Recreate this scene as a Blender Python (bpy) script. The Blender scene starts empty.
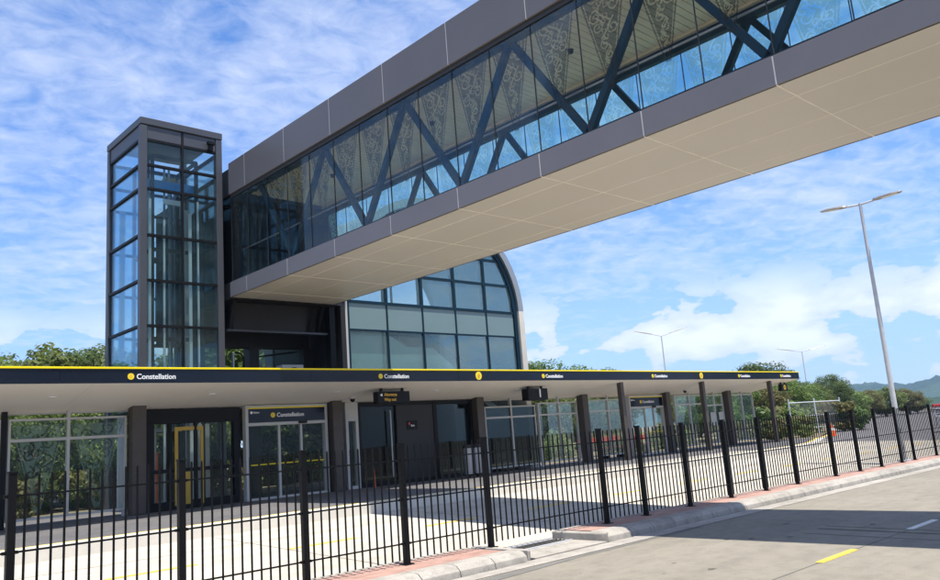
import bpy, bmesh, math, random
from mathutils import Vector, Matrix, Quaternion
random.seed(7)
SC = bpy.context.scene
COL = SC.collection
R = math.radians

# ------------------------------------------------------------------ materials
def new_mat(name):
    m = bpy.data.materials.new(name); m.use_nodes = True
    nt = m.node_tree; nt.nodes.clear()
    out = nt.nodes.new('ShaderNodeOutputMaterial')
    return m, nt, out
def L(nt, a, b): nt.links.new(a, b)
def noise(nt, scale, detail=6, rough=.55, vec=None, dist=0):
    n = nt.nodes.new('ShaderNodeTexNoise'); n.inputs['Scale'].default_value = scale
    n.inputs['Detail'].default_value = detail; n.inputs['Roughness'].default_value = rough
    n.inputs['Distortion'].default_value = dist
    if vec is not None: L(nt, vec, n.inputs['Vector'])
    return n
def coords(nt, kind='Object', scale=(1, 1, 1), rot=(0, 0, 0)):
    tc = nt.nodes.new('ShaderNodeTexCoord'); mp = nt.nodes.new('ShaderNodeMapping')
    mp.inputs['Scale'].default_value = scale; mp.inputs['Rotation'].default_value = rot
    L(nt, tc.outputs[kind], mp.inputs['Vector']); return mp.outputs['Vector']
def ramp(nt, fac, stops, interp='LINEAR'):
    r = nt.nodes.new('ShaderNodeValToRGB'); r.color_ramp.interpolation = interp
    while len(r.color_ramp.elements) < len(stops): r.color_ramp.elements.new(.5)
    for e, (p, c) in zip(r.color_ramp.elements, stops):
        e.position = p; e.color = (c[0], c[1], c[2], 1) if hasattr(c, '__len__') else (c, c, c, 1)
    L(nt, fac, r.inputs['Fac']); return r
def mixc(nt, fac, a, b, mode='MIX'):
    m = nt.nodes.new('ShaderNodeMix'); m.data_type = 'RGBA'; m.blend_type = mode
    for s, v in ((m.inputs[0], fac), (m.inputs[6], a), (m.inputs[7], b)):
        if hasattr(v, 'is_output'): L(nt, v, s)
        elif hasattr(v, '__len__'): s.default_value = (v[0], v[1], v[2], 1)
        else: s.default_value = v
    return m.outputs[2]
def bump(nt, h, strength, dist=.02):
    b = nt.nodes.new('ShaderNodeBump'); b.inputs['Strength'].default_value = strength
    b.inputs['Distance'].default_value = dist; L(nt, h, b.inputs['Height']); return b.outputs['Normal']
def plain(name, col, rough=.5, metal=0, var=.12, scale=3, bmp=0.0, bscale=60, spec=.5, emit=0):
    m, nt, out = new_mat(name)
    p = nt.nodes.new('ShaderNodeBsdfPrincipled'); L(nt, p.outputs[0], out.inputs['Surface'])
    v = coords(nt)
    n = noise(nt, scale, 5, .6, v)
    a = tuple(c * (1 - var) for c in col); b = tuple(min(1, c * (1 + var)) for c in col)
    r = ramp(nt, n.outputs['Fac'], [(.3, a), (.7, b)])
    L(nt, r.outputs[0], p.inputs['Base Color'])
    p.inputs['Metallic'].default_value = metal; p.inputs['Specular IOR Level'].default_value = spec
    rr = nt.nodes.new('ShaderNodeMapRange'); L(nt, n.outputs['Fac'], rr.inputs['Value'])
    rr.inputs['To Min'].default_value = max(0.02, rough - .04); rr.inputs['To Max'].default_value = min(1, rough + .04)
    L(nt, rr.outputs[0], p.inputs['Roughness'])
    if bmp: L(nt, bump(nt, noise(nt, bscale, 4, .6, v).outputs['Fac'], bmp, .01), p.inputs['Normal'])
    if emit:
        p.inputs['Emission Color'].default_value = (*col, 1); p.inputs['Emission Strength'].default_value = emit
    return m
def glass(name, tint, refl=1.0, rough=0.0, body=None, body_fac=0.0, ior=1.45, dirt=.04):
    m, nt, out = new_mat(name)
    tr = nt.nodes.new('ShaderNodeBsdfTransparent'); tr.inputs[0].default_value = (*tint, 1)
    gl = nt.nodes.new('ShaderNodeBsdfGlossy'); gl.inputs['Roughness'].default_value = rough
    gl.inputs['Color'].default_value = (.9, .97, 1, 1)
    fr = nt.nodes.new('ShaderNodeFresnel'); fr.inputs['IOR'].default_value = ior
    mu = nt.nodes.new('ShaderNodeMath'); mu.operation = 'MULTIPLY'; mu.inputs[1].default_value = refl; mu.use_clamp = True
    L(nt, fr.outputs[0], mu.inputs[0])
    df = nt.nodes.new('ShaderNodeBsdfDiffuse'); df.inputs[0].default_value = (*(body or (.5, .55, .55)), 1)
    n = noise(nt, 1.3, 5, .65, coords(nt))
    r = ramp(nt, n.outputs['Fac'], [(.35, body_fac * .8), (.75, body_fac + dirt)])
    m1 = nt.nodes.new('ShaderNodeMixShader'); L(nt, r.outputs[0], m1.inputs[0]); L(nt, tr.outputs[0], m1.inputs[1]); L(nt, df.outputs[0], m1.inputs[2])
    m2 = nt.nodes.new('ShaderNodeMixShader'); L(nt, mu.outputs[0], m2.inputs[0]); L(nt, m1.outputs[0], m2.inputs[1]); L(nt, gl.outputs[0], m2.inputs[2])
    L(nt, m2.outputs[0], out.inputs['Surface']); return m
def film(name, col, opac, transl=.5):
    m, nt, out = new_mat(name)
    tr = nt.nodes.new('ShaderNodeBsdfTransparent')
    df = nt.nodes.new('ShaderNodeBsdfDiffuse'); df.inputs[0].default_value = (*col, 1)
    tl = nt.nodes.new('ShaderNodeBsdfTranslucent'); tl.inputs[0].default_value = (*col, 1)
    a = nt.nodes.new('ShaderNodeMixShader'); a.inputs[0].default_value = transl; L(nt, df.outputs[0], a.inputs[1]); L(nt, tl.outputs[0], a.inputs[2])
    n = noise(nt, 6, 3, .5, coords(nt)); r = ramp(nt, n.outputs['Fac'], [(.3, opac * .9), (.7, min(1, opac * 1.1))])
    b = nt.nodes.new('ShaderNodeMixShader'); L(nt, r.outputs[0], b.inputs[0]); L(nt, tr.outputs[0], b.inputs[1]); L(nt, a.outputs[0], b.inputs[2])
    L(nt, b.outputs[0], out.inputs['Surface']); return m
def concrete(name, c1, c2, joint_x=0, joint_y=0, joint_col=(.12, .11, .1), stain=.35, tyre=False, bscale=90):
    m, nt, out = new_mat(name)
    p = nt.nodes.new('ShaderNodeBsdfPrincipled'); L(nt, p.outputs[0], out.inputs['Surface'])
    v = coords(nt)
    big = noise(nt, .35, 7, .62, v); mid = noise(nt, 3.5, 8, .7, v); fine = noise(nt, bscale, 3, .7, v)
    c = ramp(nt, big.outputs['Fac'], [(.3, c1), (.7, c2)]).outputs[0]
    d = ramp(nt, mid.outputs['Fac'], [(.35, 1 - stain), (.55, 1), (.8, 1.0)]).outputs[0]
    c = mixc(nt, 1.0, c, d, 'MULTIPLY')
    f = ramp(nt, fine.outputs['Fac'], [(.32, .70), (.6, 1.07)]).outputs[0]
    c = mixc(nt, 1.0, c, f, 'MULTIPLY')
    # long drag and wheel marks that run along the lane
    vs = coords(nt, scale=(.25, 2.2, 1))
    w = noise(nt, 1.1, 6, .6, vs)
    c = mixc(nt, 1.0, c, ramp(nt, w.outputs['Fac'], [(.32, .89), (.55, 1)]).outputs[0], 'MULTIPLY')
    h = fine.outputs['Fac']
    L(nt, c, p.inputs['Base Color']); p.inputs['Roughness'].default_value = .85
    p.inputs['Specular IOR Level'].default_value = .3
    L(nt, bump(nt, h, .35, .006), p.inputs['Normal'])
    return m
def bricks(name):
    m, nt, out = new_mat(name)
    p = nt.nodes.new('ShaderNodeBsdfPrincipled'); L(nt, p.outputs[0], out.inputs['Surface'])
    v = coords(nt)
    b = nt.nodes.new('ShaderNodeTexBrick'); L(nt, v, b.inputs['Vector'])
    b.inputs['Scale'].default_value = 1; b.inputs['Brick Width'].default_value = .22; b.inputs['Row Height'].default_value = .11
    b.inputs['Mortar Size'].default_value = .006
    b.inputs['Color1'].default_value = (.33, .18, .135, 1); b.inputs['Color2'].default_value = (.40, .235, .18, 1); b.inputs['Mortar'].default_value = (.25, .2, .17, 1)
    n = noise(nt, 2.5, 6, .65, v)
    c = mixc(nt, 1.0, b.outputs['Color'], ramp(nt, n.outputs['Fac'], [(.3, .75), (.6, 1.05)]).outputs[0], 'MULTIPLY')
    L(nt, c, p.inputs['Base Color']); p.inputs['Roughness'].default_value = .9
    L(nt, bump(nt, b.outputs['Fac'], -.5, .005), p.inputs['Normal'])
    return m
def leafmat(name, cols, transl=.45):
    m, nt, out = new_mat(name)
    oi = nt.nodes.new('ShaderNodeObjectInfo'); ge = nt.nodes.new('ShaderNodeNewGeometry')
    v = coords(nt)
    n = noise(nt, .9, 4, .6, v)
    ad = nt.nodes.new('ShaderNodeMath'); ad.operation = 'MULTIPLY_ADD'; ad.inputs[1].default_value = .45
    L(nt, ge.outputs['Random Per Island'], ad.inputs[0])
    sb = nt.nodes.new('ShaderNodeMath'); sb.operation = 'MULTIPLY_ADD'; sb.inputs[1].default_value = .9; sb.inputs[2].default_value = -.18
    L(nt, n.outputs['Fac'], sb.inputs[0]); L(nt, sb.outputs[0], ad.inputs[2])
    r = ramp(nt, ad.outputs[0], [(i / (len(cols) - 1), c) for i, c in enumerate(cols)])
    hs = nt.nodes.new('ShaderNodeHueSaturation'); L(nt, r.outputs[0], hs.inputs['Color'])
    mr = nt.nodes.new('ShaderNodeMapRange'); L(nt, oi.outputs['Random'], mr.inputs[0]); mr.inputs['To Min'].default_value = .48; mr.inputs['To Max'].default_value = .515
    L(nt, mr.outputs[0], hs.inputs['Hue'])
    mv = nt.nodes.new('ShaderNodeMapRange'); L(nt, oi.outputs['Random'], mv.inputs[0]); mv.inputs['To Min'].default_value = .8; mv.inputs['To Max'].default_value = 1.2
    L(nt, mv.outputs[0], hs.inputs['Value'])
    p = nt.nodes.new('ShaderNodeBsdfPrincipled'); L(nt, hs.outputs[0], p.inputs['Base Color']); p.inputs['Roughness'].default_value = .55
    p.inputs['Specular IOR Level'].default_value = .35
    tl = nt.nodes.new('ShaderNodeBsdfTranslucent'); L(nt, hs.outputs[0], tl.inputs[0])
    a = nt.nodes.new('ShaderNodeMixShader'); a.inputs[0].default_value = transl; L(nt, p.outputs[0], a.inputs[1]); L(nt, tl.outputs[0], a.inputs[2])
    L(nt, a.outputs[0], out.inputs['Surface']); return m

M = {}
M['panel'] = plain('grey metal panel', (.195, .180, .182), .36, .0, .05, .7, spec=.35)
M['panel_up'] = plain('upper grey metal panel', (.158, .146, .145), .36, .0, .05, .7, spec=.35)
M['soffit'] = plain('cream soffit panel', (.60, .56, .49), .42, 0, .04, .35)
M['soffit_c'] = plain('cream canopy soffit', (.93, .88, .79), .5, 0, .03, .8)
M['void_blue'] = plain('stair void blue', (.10, .20, .26), .6)  # darkness of the stair void put into an even blue
M['strip'] = plain('pale cover strip', (.84, .79, .70), .5)
M['joint'] = plain('pale joint', (.78, .73, .64), .6)
M['joint_dark'] = plain('dark joint', (.03, .03, .032), .6)
M['steel_blue'] = plain('dark blue painted steel', (.006, .026, .045), .5, 0, .1, 2, spec=.15)
M['black'] = plain('black metal', (.006, .006, .007), .5, 0, .15, 5, spec=.2)
M['fence'] = plain('black powder coat', (.004, .004, .0045), .5, 0, .2, 12, spec=.16)
M['charcoal'] = plain('charcoal cladding', (.022, .021, .022), .5, 0, .12, 1.2, spec=.3)
M['frame'] = plain('tower frame grey', (.056, .058, .066), .4, .0, .08, 1.5)
M['white_frame'] = plain('off white aluminium', (.46, .45, .42), .45, 0, .06, 2)
M['column'] = plain('brown column', (.062, .048, .038), .55, 0, .15, 4)
M['navy'] = plain('navy fascia', (.005, .008, .017), .16, 0, .15, 1.2, spec=.28)
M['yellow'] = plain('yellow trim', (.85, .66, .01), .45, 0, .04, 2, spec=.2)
M['yellow_icon'] = plain('yellow disc', (.85, .62, .02), .5, 0, .02, 2)
M['orange_glyph'] = plain('orange glyph', (.65, .33, .04), .5)
M['white'] = plain('white lettering', (.82, .82, .82), .5, 0, .02, 2)
M['amber'] = plain('amber lettering', (.75, .43, .03), .5)
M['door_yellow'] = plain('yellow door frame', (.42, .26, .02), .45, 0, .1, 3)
M['orange'] = plain('orange plastic', (.75, .13, .02), .5, 0, .08, 6)
M['red'] = plain('red paint', (.55, .03, .025), .5, 0, .1, 5)
M['galv'] = plain('galvanised steel', (.50, .51, .52), .5, .0, .10, 8)
M['steel'] = plain('brushed steel', (.30, .30, .31), .35, .7, .08, 6)
M['lamp_head'] = plain('lamp head metal', (.22, .2, .18), .4, .4, .1, 4)
M['lens'] = plain('lamp lens', (.55, .55, .5), .2)
M['ceiling'] = plain('timber slat ceiling', (.82, .70, .52), .6, 0, .08, 3)
M['inner'] = plain('pale teal lining', (.46, .58, .57), .6, 0, .05, 1)
M['spandrel'] = plain('teal spandrel', (.16, .23, .23), .14, 0, .04, .8, spec=.5)
M['vault'] = plain('vault cladding', (.33, .34, .34), .35, .5, .06, 1.2)
M['cream_conc'] = plain('cream painted concrete', (.62, .58, .50), .7, 0, .06, 3, .2)
M['beam_blue'] = plain('blue lift beam', (.03, .25, .62), .45)
M['floor_in'] = plain('interior floor', (.42, .40, .37), .6)
M['g_bridge'] = glass('bridge glass', (.955, .965, .95), .09, 0, (.3, .45, .5), .0, 1.4, .02)
M['g_far'] = glass('bridge far glass', (.76, .94, .935), .10, 0, (.3, .45, .5), .0, 1.4, .02)
M['g_tower'] = glass('tower glass', (.82, .90, .90), .55, 0, (.25, .4, .45), .02, 1.5, .05)
M['g_tower_side'] = glass('tower side glass', (.70, .86, .94), .6, 0, (.2, .4, .5), .01, 1.5, .03)
M['g_hall'] = glass('hall glass', (.80, .88, .865), .5, 0, (.25, .36, .38), .13, 1.5, .05)
M['g_screen'] = glass('screen glass', (.94, .97, .945), .2, 0, (.15, .19, .18), .03, 1.45, .07)
M['g_dark'] = glass('dark glazing', (.40, .45, .45), .45, 0, (.015, .018, .018), .25, 1.5, .05)
M['frit'] = film('grey frit', (.045, .045, .038), .60, .3)
M['frit_far'] = film('teal frit', (.42, .62, .60), .45, .75)
M['curl'] = film('white frit curls', (.50, .52, .49), .62, .45)
M['frit_s'] = film('green frit', (.30, .38, .29), .60, .5)
M['curl_s'] = film('green frit curls', (.30, .40, .26), .5, .4)
M['road'] = concrete('road concrete', (.22, .195, .15), (.27, .24, .188), stain=.18)
M['lane'] = concrete('busway concrete', (.47, .415, .335), (.54, .485, .395), stain=.14)
M['kerb'] = concrete('kerb concrete', (.32, .29, .245), (.44, .40, .345), stain=.3)
M['asphalt'] = concrete('busway asphalt', (.175, .162, .158), (.215, .20, .195), stain=.15)
M['plat'] = concrete('platform asphalt', (.105, .10, .10), (.15, .14, .135), stain=.25)
M['patch'] = concrete('tar sealed joint', (.15, .14, .125), (.19, .18, .16), stain=.15)
M['brick'] = bricks('red brick paving')
M['mark_y'] = plain('worn yellow marking', (.72, .48, .05), .8, 0, .2, 9, .3)
M['mark_w'] = plain('worn white marking', (.62, .60, .55), .8, 0, .2, 9, .3)
M['tyre'] = film('tyre scuff', (.05, .045, .04), .35, 0)
M['soil'] = plain('garden soil', (.16, .13, .08), .95, 0, .3, 2, .5)
M['bark'] = plain('bark', (.11, .085, .06), .9, 0, .3, 6, .6)
M['leaf_a'] = leafmat('leaves olive', [(.065, .10, .025), (.115, .16, .036), (.17, .22, .055), (.24, .25, .09)])
M['leaf_b'] = leafmat('leaves deep', [(.042, .078, .024), (.08, .13, .035), (.12, .175, .047), (.17, .22, .07)])
M['leaf_c'] = leafmat('leaves bronze', [(.07, .09, .025), (.13, .14, .04), (.19, .17, .06), (.26, .17, .08)])

# ------------------------------------------------------------------ mesh helpers
class MB:
    def __init__(s): s.v = []; s.f = []; s.mi = []; s.sm = []
    def add(s, vs, fs, mi=0, smooth=False):
        o = len(s.v); s.v += [tuple(v) for v in vs]
        for f in fs: s.f.append(tuple(i + o for i in f)); s.mi.append(mi); s.sm.append(smooth)
        return s
    def box(s, a, b, mi=0):
        x0, y0, z0 = (min(p, q) for p, q in zip(a, b)); x1, y1, z1 = (max(p, q) for p, q in zip(a, b))
        vs = [(x0, y0, z0), (x1, y0, z0), (x1, y1, z0), (x0, y1, z0), (x0, y0, z1), (x1, y0, z1), (x1, y1, z1), (x0, y1, z1)]
        return s.add(vs, [(0, 3, 2, 1), (4, 5, 6, 7), (0, 1, 5, 4), (1, 2, 6, 5), (2, 3, 7, 6), (3, 0, 4, 7)], mi)
    def bar(s, p, q, w, h, up=(0, 0, 1), mi=0):
        p = Vector(p); q = Vector(q); d = (q - p).normalized(); u = Vector(up)
        r = d.cross(u)
        if r.length < 1e-4: r = d.cross(Vector((1, 0, 0)))
        r.normalize(); u = r.cross(d); vs = []
        for c in (p, q):
            for a, b in ((-1, -1), (1, -1), (1, 1), (-1, 1)): vs.append(c + r * a * w / 2 + u * b * h / 2)
        return s.add(vs, [(0, 1, 2, 3), (7, 6, 5, 4), (0, 4, 5, 1), (1, 5, 6, 2), (2, 6, 7, 3), (3, 7, 4, 0)], mi)
    def tube(s, pts, rad, n=10, mi=0, caps=True):
        pts = [Vector(p) for p in pts]; rad = rad if hasattr(rad, '__len__') else [rad] * len(pts)
        vs = []; fs = []; prev = None
        for i, p in enumerate(pts):
            d = (pts[min(i + 1, len(pts) - 1)] - pts[max(i - 1, 0)]).normalized()
            if prev is None:
                r = d.cross(Vector((0, 0, 1)))
                if r.length < 1e-3: r = Vector((1, 0, 0))
            else: r = prev - d * prev.dot(d)
            r.normalize(); prev = r; u = d.cross(r)
            for k in range(n):
                a = 2 * math.pi * k / n; vs.append(p + (r * math.cos(a) + u * math.sin(a)) * rad[i])
        for i in range(len(pts) - 1):
            for k in range(n):
                k2 = (k + 1) % n; fs.append((i * n + k, i * n + k2, (i + 1) * n + k2, (i + 1) * n + k))
        s.add(vs, fs, mi, True)
        if caps:
            s.add(vs[:n], [tuple(range(n))[::-1]], mi); s.add(vs[-n:], [tuple(range(n))], mi)
        return s
    def prism(s, poly, ax, a, b, mi=0):
        # poly: list of 2-D points in the plane across axis ax ('x' -> (y,z), 'y' -> (x,z), 'z' -> (x,y))
        f = {'x': lambda t, p: (t, p[0], p[1]), 'y': lambda t, p: (p[0], t, p[1]), 'z': lambda t, p: (p[0], p[1], t)}[ax]
        n = len(poly); vs = [f(a, p) for p in poly] + [f(b, p) for p in poly]
        fs = [tuple(range(n)), tuple(range(2 * n - 1, n - 1, -1))] + [(i, i + n, (i + 1) % n + n, (i + 1) % n) for i in range(n)]
        return s.add(vs, fs, mi)
    def build(s, name, mats, parent=None, bevel=0, loc=None):
        me = bpy.data.meshes.new(name); me.from_pydata(s.v, [], s.f)
        mats = mats if isinstance(mats, (list, tuple)) else [mats]
        for m in mats: me.materials.append(m)
        me.polygons.foreach_set('material_index', s.mi); me.polygons.foreach_set('use_smooth', s.sm)
        bm = bmesh.new(); bm.from_mesh(me)
        bmesh.ops.recalc_face_normals(bm, faces=bm.faces)
        bm.to_mesh(me); bm.free(); me.update()
        o = bpy.data.objects.new(name, me); COL.objects.link(o)
        if parent: o.parent = parent
        if parent and parent.type == 'EMPTY' or (parent and parent.get('_loc')):
            pass
        if loc: o.location = loc
        if bevel:
            md = o.modifiers.new('bevel', 'BEVEL'); md.width = bevel; md.segments = 2; md.limit_method = 'ANGLE'
        return o
def tag(o, label=None, cat=None, group=None, kind=None):
    if label: o['label'] = label
    if cat: o['category'] = cat
    if group: o['group'] = group
    if kind: o['kind'] = kind
    return o
class Thing:
    """Empty at the thing's base; parts are given in world coordinates and shifted to it."""
    def __init__(s, name, loc, label, cat, group=None):
        s.loc = Vector(loc); s.o = bpy.data.objects.new(name, None); COL.objects.link(s.o)
        s.o.location = s.loc; s.o.empty_display_size = .3; tag(s.o, label, cat, group)
    def part(s, name, mb, mats, bevel=0, parent=None):
        mb.v = [(v[0] - s.loc.x, v[1] - s.loc.y, v[2] - s.loc.z) for v in mb.v]
        return mb.build(name, mats, parent or s.o, bevel)
def copy_tree(o, parent=None):
    c = o.copy(); COL.objects.link(c); c.parent = parent
    for ch in list(o.children): copy_tree(ch, c)
    return c
def text_mb(txt, size, origin, right, up, depth=.006, bold=.0, align='LEFT', mi=0):
    cu = bpy.data.curves.new('t', 'FONT'); cu.body = txt; cu.size = size; cu.extrude = depth; cu.offset = bold * size
    cu.align_x = align; cu.resolution_u = 3
    ob = bpy.data.objects.new('t', cu); COL.objects.link(ob)
    dg = bpy.context.evaluated_depsgraph_get(); dg.update()
    me = bpy.data.meshes.new_from_object(ob.evaluated_get(dg))
    right = Vector(right); up = Vector(up); nrm = right.cross(up); O = Vector(origin); mb = MB()
    mb.add([O + right * v.co.x + up * v.co.y + nrm * v.co.z for v in me.vertices], [tuple(p.vertices) for p in me.polygons], mi)
    bpy.data.objects.remove(ob); bpy.data.curves.remove(cu); bpy.data.meshes.remove(me)
    return mb
def merge(a, b, mi=None):
    o = len(a.v); a.v += b.v
    for f, m, s in zip(b.f, b.mi, b.sm): a.f.append(tuple(i + o for i in f)); a.mi.append(m if mi is None else mi); a.sm.append(s)
    return a

# ------------------------------------------------------------------ camera
# camera stands on the road side, X runs along the platform, Y towards it
yaw, pitch, roll = .75963, .186529, -.075037
f = Vector((math.sin(yaw) * math.cos(pitch), math.cos(yaw) * math.cos(pitch), math.sin(pitch)))
r = Vector((math.cos(yaw), -math.sin(yaw), 0)); u = r.cross(f)
c, s_ = math.cos(roll), math.sin(roll)
r2 = c * r + s_ * u; u2 = -s_ * r + c * u
cam = bpy.data.cameras.new('camera'); cam.sensor_width = 36; cam.lens = 36 * 791 / 940; cam.clip_end = 12000; cam.clip_start = .05
co = bpy.data.objects.new('camera', cam); COL.objects.link(co); SC.camera = co
co.matrix_world = Matrix(((r2.x, u2.x, -f.x, 0), (r2.y, u2.y, -f.y, 0), (r2.z, u2.z, -f.z, 1.7), (0, 0, 0, 1)))

# ------------------------------------------------------------------ light, sky with thin cloud
EL = R(76.0)
sun = bpy.data.lights.new('sun', 'SUN'); sun.energy = 5.0; sun.angle = R(.53); sun.color = (1, .965, .90)
so = bpy.data.objects.new('sun', sun); COL.objects.link(so)
# sun stands towards -Y
sd = Vector((-.03, -math.cos(EL), math.sin(EL))).normalized()
so.rotation_euler = sd.to_track_quat('Z', 'Y').to_euler(); so.location = (0, -10, 60)
w = bpy.data.worlds.new('World'); SC.world = w; w.use_nodes = True
nt = w.node_tree; nt.nodes.clear()
out = nt.nodes.new('ShaderNodeOutputWorld'); bg = nt.nodes.new('ShaderNodeBackground'); L(nt, bg.outputs[0], out.inputs[0])
sky = nt.nodes.new('ShaderNodeTexSky'); sky.sky_type = 'NISHITA'; sky.sun_disc = False
sky.sun_elevation = EL; sky.sun_rotation = math.atan2(sd.x, sd.y); sky.altitude = 30; sky.air_density = 1.0; sky.dust_density = .6; sky.ozone_density = 1.6
tc = nt.nodes.new('ShaderNodeTexCoord'); sp = nt.nodes.new('ShaderNodeSeparateXYZ'); L(nt, tc.outputs['Generated'], sp.inputs[0])
def mth(op, a, b=None, clamp=False):
    n = nt.nodes.new('ShaderNodeMath'); n.operation = op; n.use_clamp = clamp
    for i, v in enumerate((a, b)):
        if v is None: continue
        if hasattr(v, 'is_output'): L(nt, v, n.inputs[i])
        else: n.inputs[i].default_value = v
    return n.outputs[0]
zz = mth('ADD', mth('MAXIMUM', sp.outputs['Z'], 0.0), .12)
cx = mth('DIVIDE', sp.outputs['X'], zz); cy = mth('DIVIDE', sp.outputs['Y'], zz)
cv = nt.nodes.new('ShaderNodeCombineXYZ'); L(nt, cx, cv.inputs[0]); L(nt, cy, cv.inputs[1])
mp = nt.nodes.new('ShaderNodeMapping'); L(nt, cv.outputs[0], mp.inputs[0]); mp.inputs['Rotation'].default_value = (0, 0, R(38)); mp.inputs['Scale'].default_value = (.9, 1.05, 1); mp.inputs['Location'].default_value = (3.1, 1.7, 0)
n1 = noise(nt, 1.7, 9, .62, mp.outputs[0], .35); n2 = noise(nt, 12, 6, .6, mp.outputs[0], .5); n3 = noise(nt, .45, 3, .5, cv.outputs[0])
a = mth('ADD', mth('MULTIPLY', n1.outputs['Fac'], .45), mth('MULTIPLY', n2.outputs['Fac'], .40)); a = mth('ADD', a, mth('MULTIPLY', n3.outputs['Fac'], .25))
veil = ramp(nt, a, [(.45, .0), (.58, .40), (.70, .74), (.82, .88)])
# cumulus band low down
mc = nt.nodes.new('ShaderNodeMapping'); L(nt, tc.outputs['Generated'], mc.inputs[0]); mc.inputs['Scale'].default_value = (1, 1, 2.4); mc.inputs['Location'].default_value = (.35, .1, .2)
n4 = noise(nt, 7.5, 9, .55, mc.outputs[0], .15)
band = ramp(nt, sp.outputs['Z'], [(.02, .6), (.05, 1), (.13, .9), (.22, 0)])
cum = mth('MULTIPLY', ramp(nt, n4.outputs['Fac'], [(.47, 0), (.50, .92), (.7, 1)]).outputs[0], band.outputs[0])
haze_low = ramp(nt, sp.outputs['Z'], [(0, .55), (.08, .32), (.3, .06), (.5, 0)])
mx1 = mth('MAXIMUM', veil.outputs[0], haze_low.outputs[0]); mx = mth('MAXIMUM', mx1, cum, True)
shade = ramp(nt, n4.outputs['Fac'], [(.50, (8.6, 8.9, 9.6)), (.62, (11.2, 11.2, 11.3))])
CLD = mixc(nt, cum, (7.6, 8.3, 10.0), shade.outputs[0])
skyc = mixc(nt, 1.0, sky.outputs[0], (.82, 1.30, 1.95), 'MULTIPLY')
L(nt, mixc(nt, mx, skyc, CLD), bg.inputs['Color']); bg.inputs['Strength'].default_value = .068
vs = SC.view_settings; vs.view_transform = 'Standard'; vs.look = 'None'; vs.gamma = 1; vs.use_curve_mapping = False; vs.exposure = .76
SC.cycles.max_bounces = 10; SC.cycles.transparent_max_bounces = 40; SC.cycles.diffuse_bounces = 5
SC.cycles.use_denoising = True

# ------------------------------------------------------------------ ground
def hz(x, y):
    """height of the driving surface: the busway rises gently away from the fence"""
    return max(0, min(.30, .033 * (y - 8.9)))
def strip(name, mat, pts, zoff=0, kind='structure'):
    mb = MB(); mb.add([(x, y, z + zoff) for x, y, z in pts], [tuple(range(len(pts)))]); o = mb.build(name, mat); tag(o, kind=kind); return o
def grid(name, mat, xs, ys, zf):
    mb = MB(); vs = [(x, y, zf(x, y)) for y in ys for x in xs]; n = len(xs)
    mb.add(vs, [(j * n + i, j * n + i + 1, (j + 1) * n + i + 1, (j + 1) * n + i) for j in range(len(ys) - 1) for i in range(n - 1)])
    o = mb.build(name, mat); return tag(o, kind='structure')
grid('ground', M['soil'], [-3000, -300, -60, 0, 60, 300, 3000, 6000], [-3000, -300, -40, 6, 9, 14, 16, 25, 60, 300, 3000, 6000], lambda x, y: (-.06 if y < 15 else .2))
grid('road', M['road'], [-60 + 10 * i for i in range(20)], [-40, -10, 0, 4.39, 7.55], lambda x, y: 0)
grid('busway', M['lane'], [-60, -20, 0, 10, 20, 30, 40], [9.12, 10, 11, 12, 13, 14, 15.3, 17, 18.2], lambda x, y: hz(x, y) + .02 * (y > 9.2))
def zb(x, y): return .02 + (hz(x, y) if y < 20 else .30) 
grid('busway_asphalt', M['asphalt'], [40, 46, 52, 60, 80, 110, 150, 260], [9.12, 10, 12, 14, 16, 18, 20, 26, 34, 60, 100], zb)
# gutter channel beside the kerb
grid('gutter', M['kerb'], [-60, -20, 8.2], [7.55, 7.9], lambda x, y: .006 - .012 * (y > 7.7))
grid('gutter', M['kerb'], [8.2, 10.1, 30, 130], [7.55, 7.95], lambda x, y: .006 - .012 * (y > 7.7))
# tar sealed edge running along the channel
mb = MB()
pts = [(2.0, 6.95, 7.2), (5, 7.15, 7.40), (7.2, 7.28, 7.5), (8.8, 7.42, 7.53), (12, 7.46, 7.54)]
for (x0, a0, b0), (x1, a1, b1) in zip(pts[:-1], pts[1:]): mb.add([(x0, a0, .004), (x1, a1, .004), (x1, b1, .004), (x0, b0, .004)], [(0, 1, 2, 3)])
tag(mb.build('road_seam', M['patch']), kind='structure')
# pavement joints of the road and lane
mb = MB()
mb.box((-60, 4.38, .001), (130, 4.392, .0045))
tag(mb.build('road_seam', M['patch']), kind='structure')
mb = MB(); mb.box((9.40, 4.34, .0), (10.42, 4.43, .008)); tag(mb.build('road_marking', M['mark_y']), kind='structure')
mb = MB(); mb.box((12.35, 4.34, .0), (13.42, 4.43, .008)); tag(mb.build('road_marking', M['mark_w']), kind='structure')
mb = MB(); mb.box((15.7, 4.33, .0), (16.8, 4.45, .010)); tag(mb.build('road_marking', M['mark_w']), kind='structure')
# dark tyre scuffs across the lane joint
mb = MB()
for off, w_ in ((0, .10), (.32, .06), (-.5, .05)):
    pts = [(11.9 + off + .22 * t, 3.6 + 1.9 * t + .12 * t * t) for t in [k / 8 for k in range(9)]]
    for (x0, y0), (x1, y1) in zip(pts[:-1], pts[1:]): mb.add([(x0, y0, .0022), (x0 + w_, y0, .0022), (x1 + w_, y1, .0024), (x1, y1, .0024)], [(0, 1, 2, 3)])
tag(mb.build('tyre_mark', M['tyre']), kind='structure')
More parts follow.
